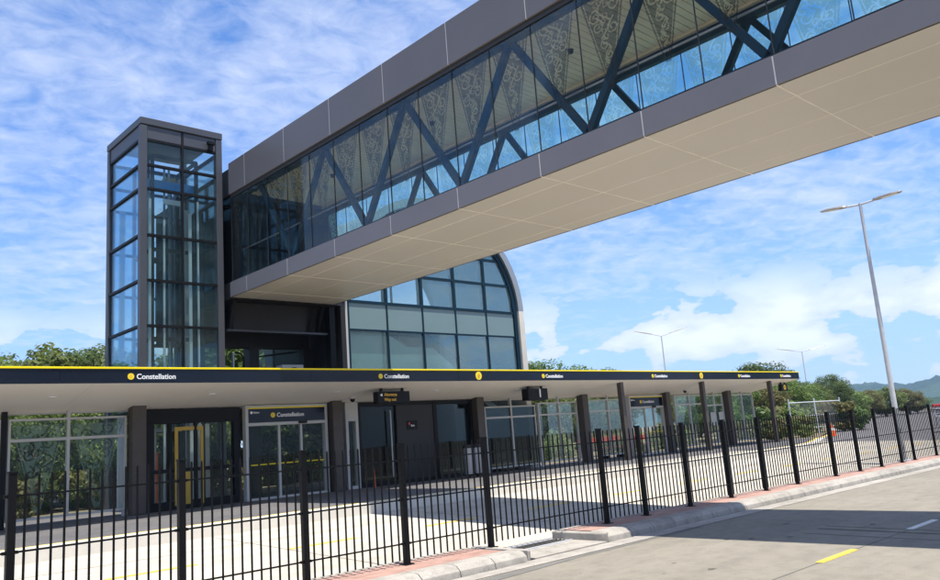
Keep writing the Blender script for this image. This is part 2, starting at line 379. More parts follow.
# oil drips and rubber spots along the lanes
rs = random.Random(21); mb = MB()
for k in range(46):
    cx_, cy_, q = rs.uniform(5, 24), rs.choice((2.6, 6.0)) + rs.gauss(0, .45), rs.uniform(.012, .055); n = 9
    mb.add([(cx_ + q * rs.uniform(.7, 1.3) * 1.6 * math.cos(6.283 * t / n), cy_ + q * rs.uniform(.7, 1.3) * math.sin(6.283 * t / n), .003) for t in range(n)], [tuple(range(n))])
tag(mb.build('oil_spots', M['tyre']), kind='structure')
# busway yellow dashes
for i in range(-1, 13):
    x0 = 4.1 + i * 2.95; mb = MB(); z = hz(0, 12.28) + .025
    mb.add([(x0, 12.2, z - .003), (x0 + 1.35, 12.2, z - .003), (x0 + 1.35, 12.31, z + .001), (x0, 12.31, z + .001)], [(0, 1, 2, 3)]); tag(mb.build('busway_marking', M['mark_y']), kind='structure')
# busway slab joints
mb = MB()
for x in [i * 4.5 - 2 for i in range(9)]:
    for y0 in (9.3, 10.3, 11.3, 12.3, 13.3, 14.3):
        y1 = min(y0 + 1, 15.1); a0 = hz(0, y0) + .0235; a1 = hz(0, y1) + .0235
        mb.add([(x, y0, a0), (x + .018, y0, a0), (x + .018, y1, a1), (x, y1, a1)], [(0, 1, 2, 3)])
for y0 in (10.9, 13.6):
    a0 = hz(0, y0) + .0235; mb.add([(-20, y0, a0), (40, y0, a0), (40, y0 + .018, a0 + .0006), (-20, y0 + .018, a0 + .0006)], [(0, 1, 2, 3)])
tag(mb.build('busway_seam', M['patch']), kind='structure')

# roadside kerb: concrete blocks with joints, brick strip behind
def kerb_run(x0, x1, yf, end0, end1):
    mb = MB(); n = max(1, int((x1 - x0) / .62)); w = (x1 - x0) / n
    prof = [(yf, -.03), (yf + .02, .06), (yf + .09, .118), (yf + .16, .13), (yf + .36, .13), (yf + .36, -.03)]
    for i in range(n):
        g = .006
        mb.prism(prof, 'x', x0 + i * w + g, x0 + (i + 1) * w - g)
    o = mb.build('kerb', M['kerb'], bevel=.006); tag(o, kind='structure')
    mb = MB(); mb.prism([(yf + .03, -.03), (yf + .06, .05), (yf + .17, .12), (yf + .35, .12), (yf + .35, -.03)], 'x', x0, x1); tag(mb.build('kerb_mortar', M['patch']), kind='structure')
kerb_run(-30, 8.28, 7.95, 0, 1)
kerb_run(10.2, 75, 8.03, 1, 0)
for x0, x1, yf in ((-30, 8.2, 7.95), (10.3, 75, 8.03)):
    mb = MB(); mb.box((x0, yf + .362, -.03), (x1, 9.05, .122)); tag(mb.build('brick_paving', M['brick']), kind='structure')
    mb = MB(); mb.box((x0, 9.052, -.03), (x1, 9.14, .13)); tag(mb.build('brick_edging', M['kerb'], bevel=.01), kind='structure')
# rounded kerb noses at the gap
for x, sgn, yf in ((8.28, 1, 7.95), (10.2, -1, 8.03)):
    mb = MB(); poly = [(x, yf + .01)]
    for k in range(7):
        a = math.pi / 2 * k / 6; poly.append((x + sgn * .14 * math.sin(a), yf + .15 - .14 * math.cos(a)))
    poly += [(x + sgn * .14, 9.0), (x + sgn * .10, 9.12), (x, 9.14)]
    mb.prism(poly, 'z', -.03, .128); tag(mb.build('kerb_end', M['kerb'], bevel=.02), kind='structure')
mb = MB(); mb.box((8.42, 7.955, -.03), (10.06, 9.12, .012)); tag(mb.build('drain_apron', M['kerb']), kind='structure')
# slotted drain between the kerbs
T = Thing('drain_grate', (9.2, 8.8, .012), 'slotted steel drain grate in the gap between the two kerbs', 'drain')
mb = MB(); mb.box((8.46, 8.60, .0), (10.0, 8.63, .03)); mb.box((8.46, 9.0, .0), (10.0, 9.03, .03)); T.part('frame', mb, M['galv'])
for k in range(4):
    mb = MB(); y = 8.67 + k * .085; mb.box((8.46, y, .0), (10.0, y + .012, .024)); T.part('bar', mb, M['charcoal'])

# platform: raised slab with concrete kerb and yellow line
PZ = .45
PE = [(-30, 15.12), (30.5, 15.12), (33, 15.3), (35.5, 15.85), (37.8, 16.65), (40, 17.5), (41.8, 18.15)]
mb = MB(); mb.prism([(x, y + .5) for x, y in PE] + [(41.8, 34), (-30, 34)], 'z', 0, PZ); tag(mb.build('platform', M['plat']), kind='structure')
mb = MB(); mk = MB()
for (x0, y0), (x1, y1) in zip(PE[:-1], PE[1:]):
    mb.prism([(x0, y0), (x1, y1), (x1, y1 + .33), (x0, y0 + .33)], 'z', -.05, PZ + .012)
    mk.prism([(x0, y0 + .332), (x1, y1 + .332), (x1, y1 + .498), (x0, y0 + .498)], 'z', 0, PZ + .008)
tag(mb.build('platform_kerb', M['cream_conc']), kind='structure'); tag(mk.build('platform_line', M['mark_y']), kind='structure')
mb = MB(); mb.box((17.6, 15.62, PZ), (30, 16.9, PZ + .006)); tag(mb.build('platform_paving', M['kerb']), kind='structure')
# curving yellow edged kerb carrying on past the platform
mb = MB(); mk = MB(); P = []
for k in range(9):
    t = k / 8; P.append((41.9 + 4.5 * t, 18.4 + 1.5 * t))
for (x0, y0), (x1, y1) in zip(P[:-1], P[1:]):
    mb.bar((x0, y0, .36), (x1, y1, .36), .3, .2); mk.bar((x0, y0, .47), (x1, y1, .47), .14, .02)
tag(mb.build('kerb', M['kerb']), kind='structure'); tag(mk.build('kerb_line', M['mark_y']), kind='structure')
mb = MB()
vsl = [(x, y + .12, .42) for x, y in P] + [(46.9, 20.6, .40), (130, 52.5, .40), (240, 96, .40), (240, 160, .40), (41.5, 160, .40)]
mb.add(vsl, [tuple(range(len(vsl)))]); tag(mb.build('verge', M['soil']), kind='structure')
mb = MB(); mb.box((-30, 24.4, PZ), (14.4, 60, PZ + .02)); mb.box((14.402, 27, PZ), (41, 60, PZ + .02)); mb.box((23.6, 22.9, PZ), (41, 26.998, PZ + .02)); tag(mb.build('garden_bed', M['soil']), kind='structure')

# ------------------------------------------------------------------ koru frit drawing (flat ribbons)
def ribbon(mb, pts, w0, w1, place, mi):
    n = len(pts); vs = []
    for i, (x, y) in enumerate(pts):
        a = pts[max(i - 1, 0)]; b = pts[min(i + 1, n - 1)]; dx, dy = b[0] - a[0], b[1] - a[1]; l = math.hypot(dx, dy) or 1
        w = (w0 + (w1 - w0) * i / (n - 1)) / 2
        vs += [place(x - dy / l * w, y + dx / l * w), place(x + dy / l * w, y - dx / l * w)]
    mb.add(vs, [(2 * i, 2 * i + 1, 2 * i + 3, 2 * i + 2) for i in range(n - 1)], mi)
def spiral(cx, cy, r0, a0, sgn, turns=1.35, n=26, tail=None):
    p = []
    for i in range(n):
        t = i / (n - 1); a = a0 + sgn * turns * 2 * math.pi * t; rr = r0 * (1 - .78 * t) 
        p.append((cx + rr * math.cos(a), cy + rr * math.sin(a)))
    return ([tail] + p) if tail else p
def koru_panel(mb, W, H, place, tri_mi, rnd, cell=.015, lw=.82):
    """inverted triangle of frit, W wide at the top (v=H); the interlocking scrolls are left clear"""
    nx = int(W / cell); ny = int(H / cell); clear = set()
    def hw(y): return W * .05 + (W / 2 - W * .05) * max(0, min(1, y / H))
    def stroke(pts, w0, w1):
        n = len(pts)
        for i in range(n - 1):
            (xa, ya), (xb, yb) = pts[i], pts[i + 1]; l = math.hypot(xb - xa, yb - ya); m = max(1, int(l / (cell * .6)))
            for k in range(m):
                t = k / m; x = xa + (xb - xa) * t; y = ya + (yb - ya) * t; w = (w0 + (w1 - w0) * (i + t) / n) / 2 * lw
                c0 = int((x + W / 2 - w) / cell); c1 = int((x + W / 2 + w) / cell); r0 = int((y - w) / cell); r1 = int((y + w) / cell)
                for r_ in range(r0, r1 + 1):
                    for c_ in range(c0, c1 + 1):
                        if ((c_ + .5) * cell - W / 2 - x) ** 2 + ((r_ + .5) * cell - y) ** 2 <= w * w * 1.1: clear.add((c_, r_))
    for sx in (-1, 1):
        pts = [(sx * (hw(y) - .035 - .02 * y / H), y) for y in [H * (.10 + .90 * k / 12) for k in range(13)]]
        stroke(pts, .022, .026)
    y = H * .93; side = rnd.choice((-1, 1))
    while y > H * .10:
        h = hw(y); rr = max(.04, min(.145, h * .36)); w = .036 if h > .25 else .030
        wide = h > .30
        for sx in ((-1, 1) if wide else (side,)):
            cxp = sx * (h * .47 if wide else h * .15); cyp = y - (.10 if sx == side else -.01)
            stroke(spiral(cxp, cyp, rr, math.pi / 2 + sx * .6, -sx * side, 1.35, 24, (cxp + sx * rr * .15, cyp + rr * 1.5)), w, w * .8)
            if rr > .10: stroke(spiral(cxp - sx * rr * 1.15, cyp - rr * 1.0, rr * .5, -sx * .9, sx, 1.0, 14), w * .8, w * .6)
        stroke([(side * h * .30 * math.cos(q / 7 * math.pi), y - q / 7 * rr * 2.2) for q in range(8)], w, w)
        y -= rr * 2.1; side = -side
    for r_ in range(ny):
        yc = (r_ + .5) * cell; h = hw(yc); c = 0; run = None
        for c_ in range(nx + 1):
            xc = (c_ + .5) * cell - W / 2
            on = c_ < nx and abs(xc) < h and (c_, r_) not in clear
            if on and run is None: run = c_
            if not on and run is not None:
                xa = run * cell - W / 2; xb = c_ * cell - W / 2
                mb.add([place(xa, r_ * cell), place(xb, r_ * cell), place(xb, r_ * cell + cell), place(xa, r_ * cell + cell)], [(0, 1, 2, 3)], tri_mi); run = None

# ------------------------------------------------------------------ footbridge
Xn, Xf = 10.58, 14.18
ZB, ZG0, ZG1, ZT = 6.32, 6.80, 9.36, 10.44
JY = [20.34 - 2.26 * i for i in range(14)]        # fascia joints
Y0, Y1 = -9.04, 21.35
T = Thing('footbridge', (12.4, 6, ZB), 'long enclosed grey footbridge with scroll patterned glass crossing over the road to the lift tower', 'bridge')
mb = MB(); mb.box((Xn + .06, Y0, ZB + .03), (Xf - .06, Y1, ZG0 - .06)); T.part('deck', mb, M['floor_in'])
# soffit: separate panels with open joints showing a pale gasket
mb = MB(); xs = [Xn + .012, 11.22, 12.43, 13.63, Xf - .012]
ys = [Y1] + JY + [Y0]
ys = sorted(set([y for y in ys if Y0 <= y <= Y1]))
for i in range(4):
    for j in range(len(ys) - 1):
        mb.box((xs[i] + .010, ys[j] + .013, ZB), (xs[i + 1] - .010, ys[j + 1] - .013, ZB + .028))
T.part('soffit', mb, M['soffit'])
mb = MB(); mb.box((Xn + .02, Y0, ZB + .0035), (Xf - .02, Y1, ZB + .0295)); T.part('soffit_gasket', mb, M['joint'])
for x in (11.22, 12.43, 13.63):
    mb = MB(); mb.box((x - .011, Y0, ZB - .004), (x + .011, Y1, ZB + .001)); T.part('cover_strip', mb, M['strip'])
for y in JY:
    if y > Y0: mb = MB(); mb.box((Xn + .01, y - .014, ZB - .0045), (Xf - .01, y + .014, ZB + .001)); T.part('cover_strip', mb, M['strip'])
for X, sx in ((Xn, -1), (Xf, 1)):
    for j in range(len(ys) - 1):
        a, b = ys[j] + .010, ys[j + 1] - .010
        mb = MB(); mb.box((X, a, ZB), (X - sx * .055, b, ZG0 - .035)); T.part('lower_fascia_panel', mb, M['panel'], .004)
    mb = MB(); mb.box((X - sx * .005, Y0, ZB + .01), (X - sx * .05, Y1, ZG0 - .04)); T.part('fascia_gasket', mb, M['joint'])
    for j in range(len(ys) - 1):
        a, b = ys[j] + .010, ys[j + 1] - .010
        mb = MB(); mb.box((X, a, ZG1 + .10), (X - sx * .055, b, ZT)); T.part('upper_fascia_panel', mb, M['panel_up'], .004)
    mb = MB(); mb.box((X - sx * .005, Y0, ZG1 + .11), (X - sx * .05, Y1, ZT - .01)); T.part('fascia_gasket', mb, M['joint'])
    mb = MB(); mb.box((X - sx * .06, Y0, ZG1 + .0), (X - sx * .16, Y1, ZG1 + .099)); mb.box((X - sx * .05, Y0, ZG0 - .034), (X - sx * .16, Y1, ZG0)); T.part('glazing_channel', mb, M['joint_dark'])
mb = MB(); mb.box((Xn + .06, Y0, ZG1 + .36), (Xf - .06, Y1, ZT - .03)); T.part('roof', mb, M['charcoal'])
# slatted ceiling
mb = MB(); y = Y0
while y < Y1 - .2:
    mb.box((Xn + .36, y, ZG1 + .20), (Xf - .36, y + .15, ZG1 + .235)); y += .17
mb.box((Xn + .17, Y0, ZG1 + .24), (Xf - .17, Y1, ZG1 + .26)); mb.box((Xn + .17, Y0, ZG1 + .145), (Xn + .35, Y1, ZG1 + .235)); mb.box((Xf - .35, Y0, ZG1 + .145), (Xf - .17, Y1, ZG1 + .235))
T.part('ceiling', mb, M['ceiling'])
for y in [18.5 - 4.52 * k for k in range(5)]:
    mb = MB(); mb.tube([(12.4, y, ZG1 + .198), (12.4, y, ZG1 + .12)], [.07, .05], 12); T.part('dome_camera', mb, M['black'])
# truss
ap = 3.355
for X in (Xn + .19, Xf - .19):
    mb = MB(); mb.box((X - .07, Y0, ZG1 - .08), (X + .07, Y1, ZG1 + .14)); T.part('top_chord', mb, M['steel_blue'])
    mb = MB(); mb.box((X - .07, Y0, ZG0 - .05), (X + .07, Y1, ZG0 + .05)); T.part('bottom_chord', mb, M['steel_blue'])
    k = 0; yb = 18.05
    while yb > Y0:
        for yt in (yb + ap / 2, yb - ap / 2):
            if Y0 < yt < Y1:
                mb = MB(); mb.bar((X, yb, ZG0 + .02), (X, yt, ZG1 - .02), .13, .12, (1, 0, 0)); T.part('truss_brace', mb, M['steel_blue'])
        yb -= ap
# glass with frit
my = []; y = 20.34 + 1.13
while y > Y0: my.append(y); y -= 1.13
rnd = random.Random(5)
for X, sx in ((Xn + .085, -1), (Xf - .085, 1)):
    yy = [Y1] + [y for y in my if y < Y1 - .2] + [Y0]
    for a, b in zip(yy[1:], yy[:-1]):
        if b - a < .3: continue
        mb = MB(); mb.box((X - .006, a + .008, ZG0), (X + .006, b - .008, ZG1)); yc = (a + b) / 2
        xi = X - sx * .009
        if b - a > .9 and a > -6:
            zl = .62 if sx < 0 else .30; koru_panel(mb, 1.04, ZG1 - ZG0 - zl - .02, lambda p, q, xi=xi, yc=yc, zl=zl: (xi, yc + p, ZG0 + zl + q), 1, rnd)
        T.part('glass_panel', mb, [M['g_bridge'], M['frit']] if sx < 0 else [M['g_far'], M['frit_far']])
        mb = MB(); mb.box((X - .012, b - .007, ZG0), (X + .012, b + .007, ZG1)); T.part('glass_joint', mb, M['joint_dark'])
for X in (Xn + .42, Xf - .42):
    mb = MB(); mb.tube([(X, Y0, ZG0 + 1.0), (X, Y1, ZG0 + 1.0)], .022, 8); T.part('handrail', mb, M['steel'])

# ------------------------------------------------------------------ lift tower
TX0, TX1, TY0, TY1, TZ = 8.05, 10.50, 21.58, 24.30, 11.47
T = Thing('lift_tower', (9.3, 22.9, PZ), 'tall square glass lift tower in a grey steel frame beside the end of the footbridge', 'lift tower')
mb = MB(); mb.box((TX0 - .012, TY0 - .012, 11.26), (TX1 + .012, TY1 + .012, TZ)); T.part('roof_cap', mb, M['frame'], .015)
for x in (TX0, TX1 - .19):
    for y in (TY0, TY1 - .19):
        mb = MB(); mb.box((x, y, PZ), (x + .19, y + .19, 11.238)); T.part('corner_post', mb, M['frame'], .01)
RZ = [10.82, 10.07, 9.36, 8.0, 6.70, 5.42, 4.15, 3.1]
for z in RZ:
    mb = MB(); mb.box((TX0 + .19, TY0 + .02, z - .035), (TX1 - .19, TY0 + .12, z + .035)); mb.box((TX0 + .02, TY0 + .19, z - .035), (TX0 + .12, TY1 - .19, z + .035))
    mb.box((TX0 + .19, TY1 - .12, z - .035), (TX1 - .19, TY1 - .02, z + .035)); mb.box((TX1 - .12, TY0 + .19, z - .035), (TX1 - .02, TY1 - .19, z + .035))
    T.part('ring_transom', mb, M['black'])
for ya in (TY0 + .015, TY1 - .125):
    mb = MB(); mb.box((9.25, ya, PZ), (9.31, ya + .11, 11.236)); T.part('mullion', mb, M['black'])
for x0, x1 in ((TX0 + .2, 9.245), (9.315, TX1 - .2)):
    mb = MB(); mb.box((x0, TY0 + .03, 10.858), (x1, TY0 + .09, 11.236)); T.part('head_panel', mb, M['frame'], .006)
mb = MB(); mb.box((TX0 + .03, TY0 + .2, 10.858), (TX0 + .09, TY1 - .2, 11.236)); T.part('head_panel', mb, M['frame'], .006)
for z1, z0 in zip(RZ[:-1], RZ[1:]):
    for x0, x1 in ((TX0 + .19, 9.25), (9.31, TX1 - .19)):
        mb = MB(); mb.box((x0, TY0 + .06, z0 + .035), (x1, TY0 + .075, z1 - .035)); T.part('glass_pane', mb, M['g_tower'])
        mb = MB(); mb.box((x0, TY1 - .075, z0 + .035), (x1, TY1 - .06, z1 - .035)); T.part('glass_pane', mb, M['g_tower'])
    mb = MB(); mb.box((TX0 + .06, TY0 + .19, z0 + .035), (TX0 + .075, TY1 - .19, z1 - .035)); T.part('glass_pane', mb, M['g_tower_side'])
    mb = MB(); mb.box((TX1 - .075, TY0 + .19, z0 + .035), (TX1 - .06, TY1 - .19, z1 - .035)); T.part('glass_pane', mb, M['g_tower'])
# lift gear
mb = MB()
for x, y in ((8.62, 22.2), (9.95, 22.2), (8.62, 23.6), (9.95, 23.6)): mb.box((x - .045, y - .045, PZ), (x + .045, y + .045, 10.6))
for z in (10.55, 7.7, 5.1):
    mb.box((8.6, 22.16, z), (9.97, 22.23, z + .10)); mb.box((8.6, 23.57, z), (9.97, 23.64, z + .10)); mb.box((9.92, 22.16, z), (9.98, 23.64, z + .10)); mb.box((8.59, 22.16, z), (8.65, 23.64, z + .10))
T.part('shaft_frame', mb, M['black'])
mb = MB(); mb.box((10.16, 22.3, PZ), (10.22, 24.0, 9.1)); mb.box((9.45, 23.98, 5.2), (10.16, 24.03, 9.1)); T.part('darkening_sheet', mb, M['charcoal'])  # dark sheets added inside the shaft to darken the right-hand panes
mb = MB()
for x in (9.02, 9.16): mb.box((x, 22.35, PZ), (x + .05, 22.4, 10.4))
for x in (9.62, 9.72): mb.box((x, 23.3, PZ), (x + .05, 23.35, 10.4))
T.part('guide_rails', mb, M['steel'])
mb = MB(); mb.box((8.75, 23.5, PZ), (9.05, 23.54, 10.3)); mb.box((9.72, 22.6, PZ), (9.9, 22.64, 9.2)); T.part('cable_trunking', mb, M['white_frame'])
for x, y, w_, z1_ in ((8.45, 22.0, .07, 9.2), (8.85, 21.95, .05, 8.6), (9.42, 21.95, .05, 9.2), (9.62, 22.0, .09, 8.9), (9.86, 21.95, .05, 9.3), (8.30, 23.9, .16, 9.3)):
    mb = MB(); mb.box((x, y, PZ), (x + w_, y + .04, z1_)); T.part('conduit', mb, M['white'])
mb = MB()
for k in range(5): mb.tube([(9.35 + .03 * k, 22.9, 3.2), (9.35 + .03 * k, 22.9, 9.8)], .006, 5)
T.part('ropes', mb, M['black'])
mb = MB(); mb.box((8.55, 22.3, 9.66), (10.0, 22.46, 9.86)); mb.box((8.55, 22.3, 9.62), (10.0, 22.50, 9.66)); mb.box((8.55, 22.3, 9.86), (10.0, 22.50, 9.9)); T.part('machine_beam', mb, M['beam_blue'])
mb = MB(); mb.box((9.15, 22.5, 9.9), (9.45, 22.8, 10.12)); mb.tube([(9.2, 22.65, 10.0), (9.55, 22.65, 10.0)], .12, 16); T.part('lift_motor', mb, M['door_yellow'])
mb = MB(); mb.box((9.0, 22.3, 9.2), (9.5, 22.36, 9.35)); T.part('control_box', mb, M['white'])
# the lift car waits low in the shaft
mb = MB(); mb.box((8.72, 22.3, PZ + .1), (9.86, 23.5, PZ + .18)); mb.box((8.72, 22.3, 2.55), (9.86, 23.5, 2.65))
for x, y in ((8.72, 22.3), (9.80, 22.3), (8.72, 23.44), (9.80, 23.44)): mb.box((x, y, PZ + .18), (x + .06, y + .06, 2.55))
mb.box((8.72, 23.47, PZ + .18), (9.86, 23.5, 1.5)); T.part('lift_car', mb, M['steel'])
# camera bracket high on the front
mb = MB(); mb.box((10.0, TY0 - .16, 11.0), (10.22, TY0 - .02, 11.08)); mb.box((10.05, TY0 - .10, 10.82), (10.17, TY0 - .0, 11.0)); T.part('camera_box', mb, M['black'])

# ------------------------------------------------------------------ concourse block that links bridge, tower and hall
T = Thing('concourse', (12.6, 24, PZ), 'dark concourse block under the bridge end between lift tower and glass hall', 'building')
mb = MB(); mb.box((10.62, 21.38, 6.30), (14.5, 27.0, 6.78)); mb.box((10.62, 21.38, 9.48), (14.5, 27.0, 10.3)); T.part('floor_and_roof', mb, M['charcoal'])
mb = MB()
for y in (22.3, 23.4, 24.5, 25.6, 26.7): mb.box((10.66, y, 6.78), (10.74, y + .06, 9.48))
mb.box((10.62, 27.0, 6.3), (14.5, 27.08, 8.0)); T.part('wall_frame', mb, M['black'])
mb = MB(); mb.box((10.69, 21.4, 6.78), (10.70, 27, 9.48)); T.part('side_glass', mb, M['g_dark'])
mb = MB(); mb.box((10.72, 26.9, 8.0), (14.4, 26.95, 9.48)); T.part('end_wall', mb, M['charcoal'])
mb = MB(); mb.box((14.40, 24.3, 6.78), (14.46, 26.98, 9.48)); mb.box((14.40, 21.42, 8.35), (14.46, 24.298, 9.48)); T.part('side_wall', mb, M['charcoal'])
mb = MB(); mb.box((14.42, 21.42, 6.78), (14.43, 24.298, 8.35)); T.part('side_window', mb, M['g_far'])
mb = MB(); mb.box((10.95, 21.95, 5.42), (13.9, 22.1, 6.30)); T.part('transfer_beam', mb, M['charcoal'], .01)
mb = MB(); mb.box((10.66, 21.75, 5.38), (14.45, 21.95, 5.44)); T.part('beam_flange', mb, M['frame'])
for a_, b_ in (((10.85, 21.7, 6.3), (10.8, 21.9, 5.42)), ((13.75, 21.7, 6.3), (13.55, 21.9, 5.42)), ((13.95, 21.7, 6.3), (13.85, 21.9, 5.42))):
    mb = MB(); mb.bar(a_, b_, .12, .1); T.part('bracket', mb, M['black'])
mb = MB(); mb.box((14.15, 21.62, PZ), (14.35, 21.9, 6.3)); T.part('column', mb, M['black'])
mb = MB(); mb.box((10.66, 23.4, 5.12), (14.45, 23.6, 6.3)); mb.box((12.12, 23.2, PZ), (12.45, 23.6, 5.13)); mb.box((14.9, 23.1, 3.2), (14.95, 23.3, 4.95)); mb.box((14.1, 23.2, 3.3), (14.45, 23.6, 5.13)); mb.box((10.66, 22.4, 3.3), (14.45, 23.4, 3.42)); T.part('rear_wall', mb, M['charcoal'])
mb = MB(); mb.box((12.45, 23.5, 3.42), (14.1, 23.52, 5.12)); T.part('window', mb, M['g_hall'])
mb = MB(); mb.box((13.15, 23.54, 3.42), (13.2, 23.58, 5.12)); mb.bar((12.5, 23.46, 4.85), (14.0, 23.46, 5.05), .05, .05); T.part('window_frame', mb, M['black'])
mb = MB(); mb.tube([(11.25, 22.6, 3.4), (11.25, 22.6, 4.85)], .05, 10); T.part('downpipe', mb, M['steel'])
mb = MB(); mb.tube([(11.32, 22.6, 4.86), (11.5, 22.6, 4.84), (11.6, 22.6, 4.7), (11.6, 22.6, 3.4)], .03, 8); T.part('cable_duct', mb, M['black'])
T = Thing('plant_box', (12.9, 21.85, 3.42), 'pale grey plant box with a round grille on the roof behind the canopy', 'plant box')
mb = MB(); mb.box((12.45, 21.75, 3.42), (13.2, 22.15, 4.40)); T.part('casing', mb, M['white_frame'], .02)
mb = MB(); mb.tube([(12.85, 21.745, 4.12), (12.85, 21.72, 4.12)], .2, 20); T.part('grille', mb, M['charcoal'])

# ------------------------------------------------------------------ arched glass hall
HX0, HX1, HY0, HY1 = 14.86, 22.86, 21.62, 26.6
HXC = (HX0 + HX1) / 2; HA = (HX1 - HX0) / 2; HZ = 6.62; HB = 3.65
def arch(a, b, n=28, lo=0, hi=math.pi): return [(HXC + a * math.cos(lo + (hi - lo) * k / n), HZ + b * math.sin(lo + (hi - lo) * k / n)) for k in range(n + 1)]
T = Thing('glass_hall', (HXC, HY0, PZ), 'arched station hall with teal glass front behind the canopy and under the bridge', 'building')
# vault shell
o_, i_ = arch(HA + .40, HB + .38), arch(HA + .12, HB + .10)
mb = MB(); n = len(o_)
for k in range(n - 1): mb.prism([o_[k], o_[k + 1], i_[k + 1], i_[k]], 'y', HY0 - .16, HY1)
T.part('vault_roof', mb, M['vault'])
mb = MB(); i2 = arch(HA + .10, HB + .08); i3 = arch(HA + .06, HB + .04)
for k in range(n - 1): mb.prism([i2[k], i2[k + 1], i3[k + 1], i3[k]], 'y', HY0 + .12, HY1 - .01)
T.part('vault_lining', mb, M['inner'])
mb = MB(); mb.box((HX1 + .12, HY0 - .16, PZ), (HX1 + .40, HY1, HZ - .003)); T.part('side_wall', mb, M['cream_conc'])
mb = MB(); mb.box((HX0 - .34, HY0 + .2, 3.3), (HX0 - .12, HY1, HZ - .003)); mb.box((HX0 - .34, HY0 - .1, 3.4), (HX0 - .16, HY0 + .19, HZ)); T.part('side_wall', mb, M['charcoal'])
mb = MB(); mb.box((HX0 - .15, HY0 - .06, 3.4), (HX0 - .05, HY0 + .1, HZ)); T.part('edge_trim', mb, M['white_frame'])
# arched front frame
i4 = arch(HA + .115, HB + .095); i5 = arch(HA - .10, HB - .12)
mb = MB()
for k in range(n - 1): mb.prism([i4[k], i4[k + 1], i5[k + 1], i5[k]], 'y', HY0 - .06, HY0 + .11)
mb.box((HX1 - .06, HY0 - .06, 3.2), (HX1 + .115, HY0 + .11, HZ - .003))
T.part('arch_frame', mb, M['steel_blue'])
def topz(x, a=HA - .10, b=HB - .12):
    t = max(0, 1 - ((x - HXC) / a) ** 2); return HZ + b * math.sqrt(t)
MX = [HX0 + .02 + 1.6 * k for k in range(6)]; MX[-1] = HX1 - .06
ROWS = [3.2, 5.58, 6.52, 7.62, 8.6, 9.6]
for x in MX[1:5]:
    mb = MB(); mb.box((x - .03, HY0 - .03, 3.2), (x + .03, HY0 + .09, 6.52)); mb.box((x - .055, HY0 - .03, 6.52), (x + .055, HY0 + .20, topz(x) + .03)); T.part('mullion', mb, M['steel_blue'])
mb = MB(); mb.box((MX[0] - .04, HY0 - .03, 3.2), (MX[0] + .03, HY0 + .09, HZ)); T.part('mullion', mb, M['steel_blue'])
mb = MB(); mb.box((HX0, HY0 - .028, 5.555), (HX1 - .06, HY0 + .08, 5.605)); T.part('transom', mb, M['steel_blue'])
mb = MB(); mb.box((HX0, HY0 - .035, 6.48), (HX1 - .06, HY0 + .2, 6.58)); T.part('transom', mb, M['steel_blue'])
for z in ROWS[3:]:
    hw = (HA - .1) * math.sqrt(max(0, 1 - ((z - HZ) / (HB - .12)) ** 2)); mb = MB(); mb.box((HXC - hw, HY0 - .028, z - .045), (HXC + hw, HY0 + .16, z + .045)); T.part('transom', mb, M['steel_blue'])
for a, b in zip(MX[:-1], MX[1:]):
    mb = MB(); mb.box((a + .03, HY0 + .01, 3.2), (b - .03, HY0 + .025, 5.555)); T.part('lower_pane', mb, M['g_hall'])
    mb = MB(); mb.box((a + .03, HY0 + .0, 5.605), (b - .03, HY0 + .025, 6.48)); T.part('spandrel_pane', mb, M['spandrel'])
    for z0, z1 in zip(ROWS[2:], ROWS[3:] + [11]):
        xs = [a + (b - a) * k / 10 for k in range(11)]; top = [(x, min(z1, topz(x))) for x in xs]; top = [p for p in top if p[1] > z0 + .03]
        if len(top) < 2: continue
        poly = [(top[0][0], z0), (top[-1][0], z0)] + top[::-1]
        mb = MB(); mb.prism(poly, 'y', HY0 + .01, HY0 + .022); T.part('upper_pane', mb, M['g_hall'])
# rear glass wall
poly = [(x, z) for x, z in arch(HA, HB)]
mb = MB(); mb.prism(poly + [(HX0, 6.6), (HX1, 6.6)][:0], 'y', HY1 - .1, HY1 - .09); T.part('rear_glass', mb, M['g_bridge'])
mb = MB()
for x in MX[1:5:2]: mb.box((x + .75, HY1 - .16, 6.6), (x + .83, HY1 - .1, topz(x + .8)))
T.part('rear_mullions', mb, M['steel_blue'])
mb = MB(); mb.box((HX0, HY0 + .25, 6.28), (HX0 + 1.7, HY1 - .12, 6.42)); mb.box((HX0, HY1 - 1.6, 6.28), (HX1, HY1 - .12, 6.42)); T.part('upper_floor', mb, M['inner'])
mb = MB(); mb.prism([(HX0 + .03, 3.2), (HX1 - .9, 3.2), (HX1 - .9, 3.3), (20.9, 3.75), (19.55, 4.42), (18.62, 5.06), (17.4, 5.08), (16.55, 5.52), (HX0 + .03, 5.52)], 'y', HY0 + .16, HY0 + .2); T.part('lining_board', mb, M['inner'])
mb = MB(); mb.box((HX0, HY1 - .3, 3.2), (HX1, HY1 - .12, 6.27)); T.part('rear_wall', mb, M['void_blue'])  # added backing sheet, coloured to stand for the dark void above the stair
T = Thing('stair', (19, 23, PZ), 'stair with a mid landing and steel handrails seen through the hall glass', 'stair')
mb = MB(); mb.prism([(16.5, 5.5), (17.4, 5.0), (18.6, 5.0), (22.6, 2.6), (22.6, 2.35), (18.5, 4.75), (17.3, 4.75), (16.5, 5.2)], 'y', 22.2, 24.0); T.part('flight', mb, M['inner'])
mb = MB()
for y in (22.2, 24.0):
    mb.tube([(16.5, y, 6.2), (17.4, y, 5.75), (18.6, y, 5.75), (20.6, y, 4.6), (22.6, y, 4.55)], .035, 8)
    for x, z in ((17.4, 5.0), (18.6, 5.0), (20.1, 4.1), (20.9, 3.65), (22, 3.0)): mb.tube([(x, y, z), (x, y, z + .85)], .022, 6)
